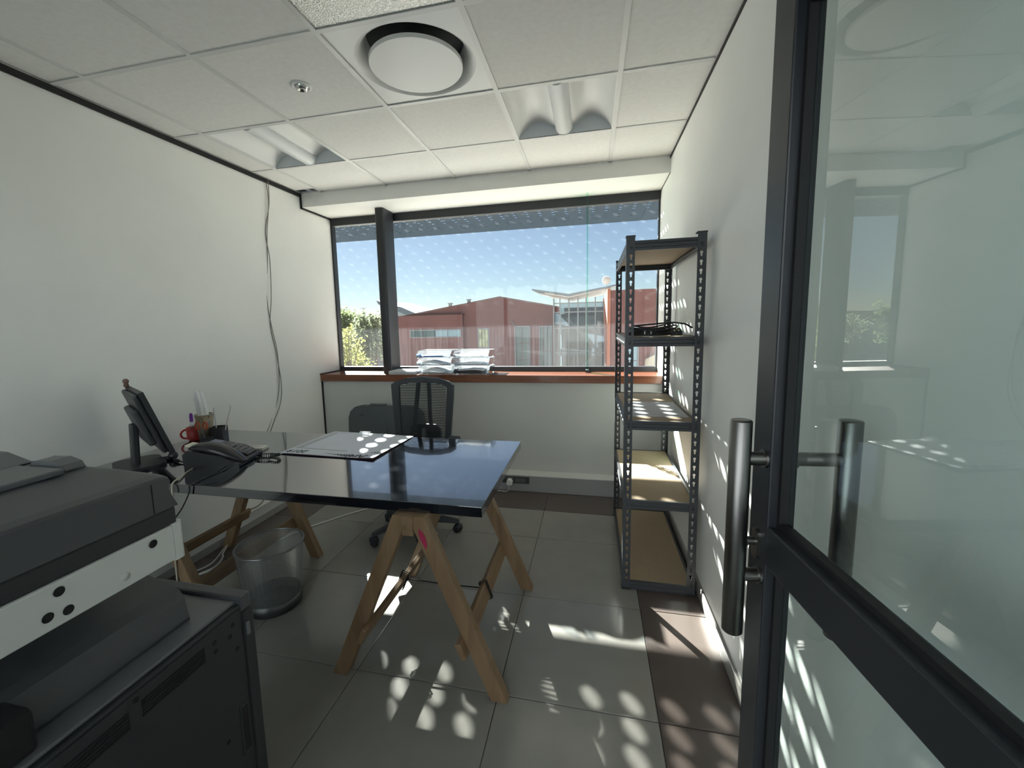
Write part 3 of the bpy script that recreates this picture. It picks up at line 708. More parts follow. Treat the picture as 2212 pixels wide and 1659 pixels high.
# coiled power cable with plug on the fourth board
M_cab = mat('black_cable', (.014, .014, .016), .45)
zb4 = LV[3]-.0035
cc = thing('power_cable', 'coiled black power cable with a three-pin plug on the upper shelf', 'cable', (1.40, .10, zb4))
rc = random.Random(3); cp = []
for k in range(160):
    a = k/160*2*math.pi*5.6; u = k/160
    cp.append((1.375+(.112+.016*math.sin(a*.31))*math.cos(a), .12+(.085+.012*math.cos(a*.23))*math.sin(a), zb4+.006+.046*u+(.010+.012*u)*math.sin(a*.5+1.0)**2*math.cos(a*1.0)**2+.004*math.sin(a*2+1)*u))
obj('coil', MB().tube(cp, .0042, 8), M_cab, cc)
obj('loose_end', MB().tube([cp[-1], (1.43, .03, zb4+.070), (1.47, .0, zb4+.072), (1.52, .005, zb4+.064), (1.555, .02, zb4+.044)], .0042, 8), M_cab, cc)
obj('tie', MB().tube([(1.35+.016*math.cos(a), .035, zb4+.022+.020*math.sin(a)) for a in [2*math.pi*q/14 for q in range(14)]], .0035, 6, closed=True), mat('clear_tie', (.55, .55, .55), .3), cc)
pl = obj('plug', MB().prism([(-.024, -.016), (.024, -.016), (.027, .0), (.018, .018), (0, .024), (-.018, .018), (-.027, 0)], (1.478, -.012, zb4+.026), (1, 0, 0), (0, .25, .97), (0, .026, -.004)), M_cab, cc, bevel=.003)
obj('pin', MB().tube([(1.470, .0, zb4+.030), (1.466, -.018, zb4+.034)], .0035, 8).tube([(1.486, .0, zb4+.030), (1.486, -.018, zb4+.034)], .0035, 8).tube([(1.478, .0, zb4+.040), (1.478, -.02, zb4+.044)], .0042, 8), mat('brass_pin', (.5, .42, .25), .3, metal=1), pl)

# ------------------------------------------------------------------ office chair (faces the desk)
M_chair = mat('black_chair_plastic', (.022, .026, .032), .5)
M_fab = mat('black_seat_fabric', (.018, .020, .024), .9, bump=(400, .3))
HXc, HYc = -.105, .335
chair = thing('office_chair', 'black mesh-back swivel office chair behind the desk', 'chair', (HXc, HYc, 0))
def W(x, y, z): return (HXc+x, HYc+y, z)
for k in range(5):
    a = R(-133+72*k); c, s_ = math.cos(a), math.sin(a)
    m = MB()
    secs = [(.03, .105, .034, .024), (.15, .098, .028, .020), (.27, .080, .022, .013), (.30, .072, .016, .012)]
    vs_ = []; fs = []
    for r, z, hw, hh in secs:
        for u, v in ((-hw, -hh), (hw, -hh), (hw*.7, hh), (-hw*.7, hh)): vs_.append(W(c*r-s_*u, s_*r+c*u, z+v))
    for i in range(3):
        for j in range(4): fs.append((i*4+j, i*4+(j+1) % 4, (i+1)*4+(j+1) % 4, (i+1)*4+j))
    fs += [(0, 1, 2, 3), (15, 14, 13, 12)]
    leg = obj('base_leg', m.add(vs_, fs), M_chair, chair, bevel=.004)
    cm = MB().tube([W(c*.295, s_*.295, .070), W(c*.295, s_*.295, .045)], .006, 8)
    ca = obj('caster', cm.lathe([(.0, .030), (.026, .031), (.030, .036), (.026, .050), (0, .056)], W(c*.295, s_*.295, 0), 14), M_chair, leg)
    wa = a+1.1
    for q in (-.017, .017):
        wc = Vector(W(c*.29, s_*.29, .025))+Vector((math.cos(wa), math.sin(wa), 0))*q; d = Vector((math.cos(wa), math.sin(wa), 0))
        cm = MB().tube([wc-d*.010, wc-d*.008, wc+d*.008, wc+d*.010], [.021, .0248, .0248, .021], 18)
        obj('wheel', cm, M_chair, leg)
obj('gas_column', MB().lathe([(.0, .06), (.036, .06), (.036, .16), (.027, .17), (.026, .30), (.014, .302), (.014, .42), (0, .42)], W(0, 0, 0), 20), M_chair, chair)
obj('mechanism', BX(HXc-.09, HXc+.09, HYc-.10, HYc+.14, .415, .455), M_chair, chair, bevel=.01)
def seat_fn(u, v):
    x = (u-.5)*2; y = (v-.5)*2
    k = max(abs(x), abs(y)); sx = x*.245*(1-.10*y*y); sy = y*.235*(1-.06*x*x)
    return W(sx, sy-.01, .515-.05*max(0, k-.75)**1.5*4-.035*max(0, -y-.6)*1.5)
sm_ = MB().grid(seat_fn, 20, 20); sm_.grid(lambda u, v: (lambda p: (p[0], p[1], .462))(seat_fn(u, v)), 20, 20)
edge = [(i/20, 0) for i in range(20)]+[(1, i/20) for i in range(20)]+[(1-i/20, 1) for i in range(20)]+[(0, 1-i/20) for i in range(20)]
ea = [seat_fn(*q) for q in edge]; eb = [(p[0], p[1], .462) for p in ea]; ne = len(ea)
sm_.add(ea+eb, [(i, (i+1) % ne, ne+(i+1) % ne, ne+i) for i in range(ne)], True)
obj('seat', sm_, M_fab, chair)
# back: frame outline in (x, z), bowed in y
BXc, BY = -.125-HXc, .215
def back_y(x, z): return BY+.05*(z-.60)-.20*(x)**2+.03
outer = [(-.212, .585), (-.226, .75), (-.236, .90), (-.240, .985), (-.205, 1.010), (-.12, 1.033), (0, 1.043), (.12, 1.033), (.205, 1.010), (.240, .985), (.236, .90), (.222, .75), (.208, .585)]
inner = [(-.172, .600), (-.178, .75), (-.182, .90), (-.182, .972), (-.160, .984), (-.10, .997), (0, 1.004), (.10, .997), (.160, .984), (.190, .968), (.186, .90), (.176, .75), (.168, .600)]
def P3(x, z, dy=0): return W(BXc+x, back_y(x, z)+dy, z)
fm = MB(); no = len(outer)
for dy in (0, .026):
    fm.add([P3(*p, dy) for p in outer]+[P3(*p, dy) for p in inner], [(i, (i+1) % no, no+(i+1) % no, no+i) for i in range(no)])
for lst in (outer, inner):
    fm.add([P3(*p, 0) for p in lst]+[P3(*p, .026) for p in lst], [(i, (i+1) % no, no+(i+1) % no, no+i) for i in range(no)])
bf = obj('back_frame', fm, M_chair, chair, bevel=.004)
ms = MB(); z = .607
while z < 1.0:
    hw = .182-.012*max(0, (.75-z)/.15)
    if z > .968: hw = .182*math.sqrt(max(0.02, (1.006-z)/.04))
    k = 8
    for i in range(k):
        x0, x1 = -hw+2*hw*i/k, -hw+2*hw*(i+1)/k
        ms.add([P3(x0, z, .006), P3(x1, z, .006), P3(x1, z+.0066, .006), P3(x0, z+.0066, .006)], [(0, 1, 2, 3)])
    z += .0118
mo = obj('back_mesh', ms, M_fab, chair, fixn=False); mo['kind'] = 'stuff'
for nm, pts, w in (('back_strap', [(-.035, 1.01), (-.046, .92), (-.062, .80), (-.072, .70), (-.082, .64)], .030), ('back_strap', [(.042, 1.01), (.046, .90), (.046, .80), (.050, .72), (.062, .64)], .026)):
    m = MB()
    for (xa, za), (xb, zb_) in zip(pts[:-1], pts[1:]):
        m.bar(P3(xa, za, .022), P3(xb, zb_, .022), w, .014, (0, 1, 0))
    obj(nm, m, M_chair, chair)
lb = obj('lumbar_support', MB().prism([(-.115, .60), (.13, .60), (.125, .655), (.09, .690), (-.06, .695), (-.105, .672)], W(BXc, back_y(0, .64)+.016, 0), (1, 0, 0), (0, 0, 1), (0, .024, 0)), M_chair, chair, bevel=.006)
sl = MB()
for i in range(3):
    for xx in (-.085, .0): sl.box(HXc+BXc+xx, HXc+BXc+xx+.036, HYc+back_y(0, .64)+.0135, HYc+back_y(0, .64)+.016, .622+i*.020, .6255+i*.020)
lf = obj('lumbar_slits', sl, mat('light_in_slits', (.16, .17, .18), .4), lb); lf['kind'] = 'stuff'  # pale bars painted for the light seen through the slits
obj('back_bracket', MB().tube([W(BXc, BY+.06, .66), W(BXc*.6, .235, .52), W(0, .16, .445), W(0, .08, .435)], [.030, .028, .026, .024], 10), M_chair, chair)
for sx in (-1, 1):
    ar = obj('armrest', MB().tube([W(sx*.20, .0, .45), W(sx*.262, .01, .47), W(sx*.268, .02, .56), W(sx*.268, .03, .632)], .015, 10), M_chair, chair)
    obj('arm_pad', BX(HXc+sx*.268-.036, HXc+sx*.268+.036, HYc-.10, HYc+.13, .632, .655), M_chair, ar, bevel=.010)

# ------------------------------------------------------------------ grey moulded folding table, folded flat and standing behind the chair
M_tub = mat('grey_moulded_plastic', (.085, .10, .105), .45)
tub = thing('folded_table', 'dark grey moulded plastic folding table standing folded against the window wall behind the chair', 'folding table', (-.685, 1.098, 0))
def tp(): return [(-.340, .0), (-.362, .50), (-.356, .61), (-.335, .665), (-.29, .705), (-.235, .718), (.235, .718), (.29, .705), (.335, .665), (.356, .61), (.362, .50), (.340, .0)]
obj('shell', MB().prism(tp(), (-.685, 1.070, .002), (1, 0, 0), (0, 0, 1), (0, .027, 0), False), M_tub, tub, bevel=.008)
obj('shell', MB().prism(tp(), (-.685, 1.099, .002), (1, 0, 0), (0, 0, 1), (0, .027, 0), False), M_tub, tub, bevel=.008)
obj('handle', BX(-.835, -.680, 1.083, 1.113, .719, .737), M_tub, tub, bevel=.004)
for x in (-.81, -.705, -.60):
    arch = [(.034*math.cos(a), .012+.020*math.sin(a)) for a in [math.pi*q/8 for q in range(9)]]
    obj('rib_panel', MB().prism(arch+[(-.034, -.36), (.034, -.36)], (x, 1.0702, .555), (1, 0, 0), (0, 0, 1), (0, -.005, 0)), M_tub, tub, bevel=.003)
obj('latch', BX(-.925, -.885, 1.064, 1.071, .628, .640), mat('latch_dark', (.05, .06, .065), .5), tub, bevel=.002)
obj('edge_trim', BX(-1.030, -1.022, 1.084, 1.112, .002, .12), mat('pale_edge', (.5, .5, .5), .4), tub)

# ------------------------------------------------------------------ letter trays, papers on the sill
M_acr = bpy.data.materials.new('clear_acrylic'); M_acr.use_nodes = True
nt = M_acr.node_tree; nt.nodes.clear()
o_ = nt.nodes.new('ShaderNodeOutputMaterial'); t_ = nt.nodes.new('ShaderNodeBsdfTransparent'); t_.inputs[0].default_value = (.85, .88, .90, 1)
gq = nt.nodes.new('ShaderNodeBsdfGlossy'); gq.inputs['Roughness'].default_value = .08; tl_ = nt.nodes.new('ShaderNodeBsdfTranslucent'); tl_.inputs[0].default_value = (.9, .93, .96, 1)
lw = nt.nodes.new('ShaderNodeLayerWeight'); lw.inputs[0].default_value = .14
ma = nt.nodes.new('ShaderNodeMixShader'); ma.inputs[0].default_value = .045; mb_ = nt.nodes.new('ShaderNodeMixShader')
nt.links.new(t_.outputs[0], ma.inputs[1]); nt.links.new(tl_.outputs[0], ma.inputs[2])
nt.links.new(lw.outputs['Fresnel'], mb_.inputs[0]); nt.links.new(ma.outputs[0], mb_.inputs[1]); nt.links.new(gq.outputs[0], mb_.inputs[2]); nt.links.new(mb_.outputs[0], o_.inputs[0])
M_acre = M_acr.copy(); M_acre.name = 'acrylic_edge'
for q in M_acre.node_tree.nodes:
    if q.type == 'MIX_SHADER' and not q.inputs[0].is_linked: q.inputs[0].default_value = .30
ZS = .975
def letter_tray(x0, z0, label):
    w, d, h = .318, .225, .066; y0 = 1.262; t = thing('letter_tray', label, 'letter tray', (x0+w/2, y0+d/2, z0), group='clear letter trays on the window sill')
    q = .0024
    obj('base', BX(x0, x0+w, y0, y0+d, z0+.012, z0+.012+q), M_acr, t)
    obj('back_wall', BX(x0, x0+w, y0+d-q, y0+d, z0+.012, z0+h), M_acr, t)
    prof = [(0, .012), (0, .030), (.02, .040), (.05, h), (d, h), (d, .012)]
    for xs0 in (x0, x0+w-q):
        obj('side_wall', MB().prism(prof, (xs0, y0, z0), (0, 1, 0), (0, 0, 1), (q, 0, 0)), M_acr, t)
        obj('rim_strip', MB().bar((xs0+q/2, y0+.05, z0+h), (xs0+q/2, y0+d, z0+h), .008, .004), M_acre, t)
    obj('back_rim', BX(x0-.002, x0+w+.002, y0+d-.004, y0+d+.006, z0+h-.002, z0+h+.002), M_acre, t)
    for fx in (x0+.012, x0+w-.012):
        for fy in (y0+.012, y0+d-.012): obj('foot', MB().tube([(fx, fy, z0), (fx, fy, z0+.0125)], .005, 8), M_acre, t)
    lips = []
    for xa, xb in ((x0, x0+.075), (x0+w-.075, x0+w)):
        sgn = 1 if xa == x0 else -1; ox = xa if sgn > 0 else xb
        arc = [(0, .012), (0, .045)]+[(sgn*(.02+.05*math.sin(a)), .012+.033*math.cos(a)) for a in [math.pi/2*k/6 for k in range(7)]]
        obj('front_lip', MB().prism(arc, (ox, y0, z0), (1, 0, 0), (0, 0, 1), (0, q, 0)), M_acr, t)
def papers(name, x0, w, z0, d, n, bump, m, label, grp, cat='papers'):
    """loose stack: sheets bowed upwards along x, each its own height"""
    rr = random.Random(int(z0*1000+x0*100)); mb = MB(); nx = 20; th = .0016*n
    sk_ = rr.uniform(.35, .65)
    def arch(u): return math.sin(math.pi*(u**(math.log(.5)/math.log(sk_))))**1.4
    top = lambda u, v: (x0+u*w, 1.272+v*d, z0+th+bump*arch(u)*(1-.3*v)+.0012*math.sin(17*u))
    bot = lambda u, v: (x0+.004+u*(w-.008), 1.2725+v*d, z0+.0004+bump*.55*arch(u)*(1-.3*v))
    mb.grid(top, nx, 3, True); mb.grid(bot, nx, 3, True)
    for v in (0, 1): mb.grid(lambda u, q, v=v: tuple(p*(1-q)+r*q for p, r in zip(bot(u, v), top(u, v))), nx, 1)
    for u in (0, 1): mb.grid(lambda v, q, u=u: tuple(p*(1-q)+r*q for p, r in zip(bot(u, v), top(u, v))), 3, 1)
    return tag(obj(name, mb, m, fixn=False), label, cat, grp)
M_bluef = mat('blue_folder', (.06, .20, .55), .45); M_dkf = mat('dark_folder', (.06, .055, .07), .5)
PH = .0705
names = {(0, 0): 'bottom', (0, 1): 'middle', (0, 2): 'top', (1, 0): 'bottom', (1, 1): 'middle', (1, 2): 'top'}
for c, x0 in enumerate((-.452, -.108)):
    side = ('left', 'right')[c]
    for r in range(3):
        letter_tray(x0, ZS+.0005+r*PH+.001*r, f'clear acrylic letter tray, {names[(c, r)]} of the {side} stack on the sill')
        zb_ = ZS+r*(PH+.001)+.0155; g = 'contents of the letter trays'
        if (c, r) == (0, 2):
            f = obj('folder', BX(x0+.03, x0+.262, 1.275, 1.465, zb_, zb_+.012), M_bluef, bevel=.003); tag(f, 'blue folder in the top left letter tray', 'folder', g)
        elif (c, r) == (1, 2): papers('paper_stack', x0+.02, .25, zb_, .19, 8, .012, M_paper, 'curled papers in the top right letter tray', g)
        elif (c, r) == (0, 1): papers('paper_stack', x0+.03, .24, zb_, .19, 6, .030, M_paper, 'bowed papers in the middle left letter tray', g)
        elif (c, r) == (1, 1): papers('paper_stack', x0+.02, .25, zb_, .19, 8, .012, M_paper, 'nearly flat papers in the middle right letter tray', g)
        elif (c, r) == (0, 0):
            papers('paper_stack', x0+.03, .23, zb_, .19, 7, .034, M_paper, 'humped papers in the bottom left letter tray', g)
        else:
            f = obj('folder', BX(x0+.02, x0+.25, 1.275, 1.465, zb_, zb_+.018), M_dkf, bevel=.003); tag(f, 'dark document folder in the bottom right letter tray', 'folder', g)
            papers('paper_stack', x0+.03, .24, zb_+.019, .18, 4, .012, M_paper, 'white papers on the dark folder in the bottom right tray', g)
st = thing('paper_ream', 'stack of white papers on the sill between post and trays', 'papers', (-.60, 1.37, ZS))
for i in range(9):
    rr = random.Random(i); ox, oy = rr.uniform(-.004, .004), rr.uniform(-.004, .004)
    obj('sheet_bundle', BX(-.725+ox, -.475+ox, 1.258+oy, 1.46+oy, ZS+.0004+i*.0034, ZS+.0036+i*.0034), M_paper, st)
gz = thing('clear_folder', 'glossy clear plastic sleeve lying on the sill right of the trays', 'folder', (.30, 1.33, ZS))
obj('sleeve', BX(.222, .36, 1.262, 1.42, ZS+.0005, ZS+.004), M_acr, gz)

# ------------------------------------------------------------------ things on the desk
# desk-pad calendar, its writing faces the window side
cal = thing('desk_calendar', 'large white desk-pad calendar marked 2019 lying on the black desk', 'calendar', (-0.256, -0.1433, ZD), R(-1.2))
cv = [(-.286, -.218), (.270, -.225), (.284, .212), (-.272, .240)]
def cpt(u, v, dz):
    p = [(1-u)*(1-v)*cv[0][i]+u*(1-v)*cv[1][i]+u*v*cv[2][i]+(1-u)*v*cv[3][i] for i in (0, 1)]
    z = .005+dz+.012*max(0, u-.86)**1.2*3*(1-v)+.0012*math.sin(7*u+4*v)+.004*max(0, .1-v)*6*u
    return (p[0], p[1], z)
m = MB().grid(lambda u, v: cpt(u, v, .001), 24, 12).grid(lambda u, v: cpt(u, v, 0), 24, 12)
obj('top_sheet', m, mat('pad_paper', (.60, .63, .70), .55, noise=(5, .03)), cal, local=True, fixn=False)
obj('pad', MB().grid(lambda u, v: cpt(.01+u*.98, .01+v*.98, -.0008), 12, 6).grid(lambda u, v: (*cpt(.01+u*.98, .01+v*.98, 0)[:2], .0004), 12, 6), mat('pad_stack', (.22, .15, .20), .6), cal, local=True, fixn=False)
M_print = mat('grey_print', (.26, .27, .31), .6); M_ink = mat('black_print', (.02, .02, .03), .6)
def strip(u0, u1, v0, v1, m_, name='print_band'):
    mb = MB().grid(lambda u, v: cpt(u0+(u1-u0)*u, v0+(v1-v0)*v, .0015), 12, 3)
    return obj(name, mb, m_, cal, local=True, fixn=False)
strip(.03, .62, .205, .225, M_print); strip(.03, .10, .235, .95, mat('pale_print', (.42, .44, .48), .6)); strip(.10, .97, .935, .955, mat('pale_print2', (.46, .48, .53), .6))
for (u, v, sz, tx) in ((.245, .135, .060, '2019'), (.90, .105, .070, 'Artline'), (.965, .215, .022, 'JULY')):
    p = cpt(u, v, .0022); wp = WM[cal.name] @ Vector(p)
    a = R(-1.2); o = text('lettering', tx, sz, M_ink, wp, (-math.cos(a), -math.sin(a), -.004 if tx == '2019' else -.02), (math.sin(a), -math.cos(a), 0), cal)
    if tx == 'Artline': o.data.transform(Matrix.Identity(4))
obj('swoosh', MB().tube([cpt(.95-.5*k/12, .075-.03*math.sin(math.pi*k/12)+.02*k/12, .0022) for k in range(13)], [.0004+.0014*math.sin(math.pi*k/12) for k in range(13)], 5), M_ink, cal, local=True)

# monitor
M_mon = mat('black_monitor_plastic', (.022, .023, .026), .42); M_screen = mat('dark_screen', (.008, .008, .010), .15)
mon = thing('computer_monitor', 'black flat monitor seen from behind at the left end of the desk', 'monitor', (-1.1195, -0.5986, ZD), math.atan2(-.48, .877))
# local frame: +y = the way the screen faces, x across
T_ = R(17)
def Mt(x, y, z):   # panel coordinates, hinged at the stand head
    return (x, .015-y*-math.cos(T_)*1.0-(z)*math.sin(T_), .235+z*math.cos(T_)+y*math.sin(T_)*1.0)
def mbox(x0, x1, y0, y1, z0, z1):
    v = [Mt(x, y, z) for z in (z0, z1) for x, y in ((x0, y0), (x1, y0), (x1, y1), (x0, y1))]
    return MB().add(v, [(0, 3, 2, 1), (4, 5, 6, 7), (0, 1, 5, 4), (1, 2, 6, 5), (2, 3, 7, 6), (3, 0, 4, 7)])
obj('bezel', mbox(-.18, .18, .0, .022, -.175, .150), M_mon, mon, local=True, bevel=.003)
obj('screen', mbox(-.165, .165, .0222, .0228, -.15, .135), M_screen, mon, local=True)
obj('back_shell', mbox(-.172, .172, -.022, .001, -.165, .145), M_mon, mon, local=True, bevel=.012)
obj('rear_housing', mbox(-.12, .12, -.050, -.02, -.12, .07), mat('monitor_rear', (.05, .05, .053), .5), mon, local=True, bevel=.01)
obj('stand_neck', MB().bar((0, -.045, .0), (0, -.035, .21), .085, .028, (0, 1, 0)), M_mon, mon, local=True, bevel=.006)
obj('foot', MB().prism(rrect(.125, .095, .05), (0, -.03, .0005), (1, 0, 0), (0, 1, 0), (0, 0, .014)), M_mon, mon, local=True, bevel=.004)
wcam = obj('webcam', MB().lathe([(0, 0), (.010, .001), (.012, .008), (.009, .020), (.013, .026), (.013, .036), (.007, .043), (0, .044)], Mt(-.165, .006, .150), 14), mat('webcam_brown', (.16, .09, .07), .4), mon, local=True)
kn = thing('desk_ball', 'small round black ball-shaped gadget in front of the monitor foot', 'gadget', (-1.0479, -0.5218, ZD))
obj('ball', MB().lathe([(0, .0), (.012, .002), (.020, .012), (.022, .022), (.018, .034), (.008, .041), (0, .042)], (0, 0, 0), 18), M_mon, kn, local=True)
obj('stem', MB().tube([(-.012, -.006, .010), (-.05, -.028, .008), (-.075, -.04, .005)], [.012, .010, .005], 8), M_mon, kn, local=True)

# desk telephone
M_tel = mat('black_phone_plastic', (.018, .018, .022), .22)
tel = thing('desk_phone', 'black desk telephone with its handset on the cradle', 'telephone', (-0.741, -0.5116, ZD), R(14))
obj('base', MB().prism([(-.125, 0), (.135, 0), (.135, .016), (.05, .060), (-.105, .092), (-.130, .070)], (0, -.105, 0), (1, 0, 0), (0, 0, 1), (0, .21, 0)), M_tel, tel, local=True, bevel=.006)
hm = MB(); nr, ns = 16, 18
def dome(u, v):   # long rounded handset, arched along the slope
    x = -.130+.270*u; env = math.sin(math.pi*min(max(u, .0), 1))**.42
    zc = .088+.030*math.sin(math.pi*u)-.072*u; a = 2*math.pi*v
    return (x, -.052+.047*env*math.cos(a), zc+.030*env*math.sin(a))
hm.grid(lambda u, v: dome(.004+.992*u, v), nr, ns, True)
obj('handset', hm, M_tel, tel, local=True)
obj('keypad_panel', MB().prism([(-.02, .0785), (.115, .031), (.115, .033), (-.02, .0805)], (0, .005, 0), (1, 0, 0), (0, 0, 1), (0, .09, 0)), mat('phone_grey', (.05, .05, .055), .4), tel, local=True)
kp = MB()
for i in range(4):
    for j in range(3):
        x = .02+i*.024; y = .022+j*.027; z = .0805-(x+.02)*.352
        kp.box(x-.008, x+.008, y-.009, y+.009, z-.002, z+.005)
kq = obj('keys', kp, mat('phone_keys', (.20, .20, .21), .4), tel, local=True); kq['kind'] = 'stuff'
obj('display', MB().prism([(-.085, .0955), (-.035, .0855), (-.035, .0875), (-.085, .0975)], (0, -.02, 0), (1, 0, 0), (0, 0, 1), (0, .10, 0)), mat('phone_display', (.10, .12, .20), .15), tel, local=True)
obj('foot_stand', MB().prism([(-.175, .088), (-.105, .077), (-.105, .083), (-.175, .096)], (0, -.02, 0), (1, 0, 0), (0, 0, 1), (0, .06, 0)), mat('cream_plastic', (.62, .60, .50), .4), tel, local=True, label='cream support flap')
cd = thing('coiled_cord', 'bunched black coiled handset cord right of the telephone', 'cord', (-0.567, -0.4246, ZD))
cp = []
for k in range(200):
    u = k/199; a = u*2*math.pi*30; th = -2.4+u*5.4
    cx0, cy0 = .062*math.cos(th)*(1+.15*math.sin(3*th)), .035*math.sin(th)
    cp.append((cx0+.006*math.cos(a)*math.cos(th), cy0+.006*math.cos(a)*math.sin(th), .0085+.0062*math.sin(a)+.012*(1 if .3 < u < .6 else 0)*math.sin((u-.3)/.3*math.pi)))
obj('coil', MB().tube(cp, .0021, 5), M_tel, cd, local=True)
nb = thing('note_block', 'small stack of white printed cards behind the telephone', 'cards', (-0.7461, -0.3019, ZD), R(14))
for i in range(4): obj('card', BX(-.055, .055+.003*(i % 2), -.032, .030, .0008+i*.0035, .0040+i*.0035), mat('card_paper', (.66, .66, .60), .6), nb, local=True)
obj('print_lines', BX(-.04, .035, -.008, -.005, .0146, .0149).box(-.03, .04, .004, .007, .0146, .0149).box(-.035, .02, .014, .017, .0146, .0149), mat('dull_ink', (.20, .22, .30), .6), nb, local=True)['kind'] = 'stuff'

# paper cup with a tissue, red mug, pen pot, scissors, sticks, marker
CX, CY = -1.186, -0.1996
M_kraft = mat('kraft_card', (.36, .30, .22), .7, noise=(30, .08))
cup = thing('paper_cup', 'tall kraft paper cup printed with a blue bird, holding a tissue', 'cup', (CX, CY, ZD))
obj('body', MB().lathe([(0, .003), (.032, .003), (.034, .0), (.049, .166), (.047, .166), (.031, .006), (0, .006)], (0, 0, 0), 32), M_kraft, cup, local=True)
obj('rim', MB().tube([(.0495*math.cos(2*math.pi*k/32), .0495*math.sin(2*math.pi*k/32), .167) for k in range(32)], .002, 6, closed=True), mat('cup_rim', (.65, .66, .63), .5), cup, local=True)
def on_cup(poly, az, z, m_, name):
    # flat print wrapped on the cup wall, az = direction it faces
    vs_ = [];
    for (a_, b_) in poly:
        zz_ = z+b_; r = .0342+.015*zz_/.166+.0004; th = az+a_/r; vs_.append((r*math.cos(th), r*math.sin(th), zz_))
    return obj(name, MB().add(vs_, [tuple(range(len(vs_)))]), m_, cup, local=True, fixn=False)
AZ = math.atan2(-2.212-CY, 1.07-CX)
on_cup([(-.017, -.004), (-.008, -.009), (.004, -.009), (.010, -.003), (.013, .006), (.018, .009), (.011, .011), (.007, .008), (.003, .001), (-.006, .001)], AZ+.33, .118, mat('blue_print', (.10, .30, .42), .6), 'bird_print')
for az, z, r in ((AZ-.45, .140, .014), (AZ-.5, .06, .008), (AZ+.1, .045, .007), (AZ+.45, .152, .004)):
    on_cup([(r*math.cos(2*math.pi*k/16), r*math.sin(2*math.pi*k/16)) for k in range(16)], az, z, mat('olive_print', (.20, .17, .10), .6), 'dot_print')
on_cup([(.005*math.cos(2*math.pi*k/12), .005*math.sin(2*math.pi*k/12)) for k in range(12)], AZ-.45, .140, M_kraft, 'dot_print')
ts = MB()
rt = random.Random(2)
def tfn(u, v, ph=0, k=1):
    a = -2.2+u*3.6; r = .030*(1-.35*v)+.006*math.sin(9*u+ph)*(v)+.004*math.sin(23*u)*v
    return (CX+r*math.cos(a)-.028*v*v, CY+r*math.sin(a)*k, ZD+.03+v*(.245+.045*math.sin(2.6*u+ph)-.05*abs(u-.45)))
ts.grid(lambda u, v: tfn(u, v), 24, 10); ts.grid(lambda u, v: tfn(u, v, 1.7, .45), 24, 10)
tag(obj('tissue', ts, mat('white_tissue', (.80, .82, .82), .8), fixn=False), 'folded white paper tissue standing up out of the kraft cup', 'tissue')
mug = thing('red_mug', 'red patterned mug with a handle behind the kraft paper cup', 'mug', (-1.2853, -0.1863, ZD))
obj('body', MB().lathe([(0, .002), (.030, .002), (.038, .010), (.041, .03), (.041, .082), (.038, .082), (.038, .03), (.028, .010), (0, .010)], (0, 0, 0), 28), mat('red_glaze', (.40, .035, .035), .3, noise=(90, .35)), mug, local=True)
hd = AZ+math.pi+.55+1.0
obj('handle', MB().tube([(math.cos(AZ-1.5)*(.038+.030*math.sin(a)), math.sin(AZ-1.5)*(.038+.030*math.sin(a)), .044+.027*math.cos(a)) for a in [math.pi*k/12 for k in range(13)]], .006, 8), MATS['red_glaze'], mug, local=True)
obj('crumpled_wrap', MB().lathe([(0, .083), (.02, .085), (.030, .095), (.024, .108), (.010, .114), (0, .116)], (.004, .004, 0), 9), mat('clear_wrap', (.66, .68, .72), .3), mug, local=True)
mk = thing('marker_pen', 'purple capped marker standing in the red mug', 'marker', (-1.2986, -0.1863, ZD+.07))
obj('barrel', MB().lathe([(0, 0), (.007, 0), (.008, .05), (0, .05)], (0, 0, .0), 12), mat('marker_white', (.6, .6, .6), .4), mk, local=True)
obj('cap', MB().lathe([(.0085, .044), (.0095, .046), (.010, .080), (.007, .094), (0, .097)], (0, 0, 0), 12), mat('purple_cap', (.17, .035, .33), .4), mk, local=True)
pot = thing('pen_pot', 'small square black pen pot in front of the paper cup', 'pen pot', (-1.1113, -0.1791, ZD), R(20))
pb = MB()
o4 = rrect(.036, .036, .006, 3); i4 = rrect(.033, .033, .005, 3); k4 = len(o4)
for (pa, za), (pb_, zb_) in (((o4, .0), (o4, .088)), ((o4, .088), (i4, .088)), ((i4, .088), (i4, .006))):
    pb.add([(*p, za) for p in pa]+[(*p, zb_) for p in pb_], [(j, (j+1) % k4, k4+(j+1) % k4, k4+j) for j in range(k4)])
pb.add([(*p, 0) for p in o4], [tuple(range(k4))]); pb.add([(*p, .006) for p in i4], [tuple(range(k4))])
obj('body', pb, M_mon, pot, local=True)
obj('low_compartment', BX(-.062, .0, -.088, -.0365, 0, .040), M_mon, pot, local=True, bevel=.003)
M_stick = mat('white_stick', (.66, .66, .67), .4)
for i, (a, b_, lab) in enumerate((((-1.1175, -0.1863, ZD+.012), (-1.122, -0.19, ZD+.205), 'thin white stick leaning left out of the pen pot'), ((-1.098, -0.1689, ZD+.012), (-1.03, -0.16, ZD+.205), 'thin white stick with a bent tip leaning right in the pot'))):
    a = Vector(a); b_ = Vector(b_); pts = [a, b_] if i == 0 else [a, b_, b_+Vector((.001, 0, .008)), b_+Vector((-.010, 0, .013))]
    tag(obj('cable_tie', MB().tube(pts, .0035, 8), M_stick), lab, 'stick', 'white sticks in the pen pot')
sc_ = thing('scissors', 'scissors with orange loop handles in the black pen pot', 'scissors', (-1.128, -.268, ZD+.055))
M_or = mat('orange_plastic', (.55, .09, .025), .35)
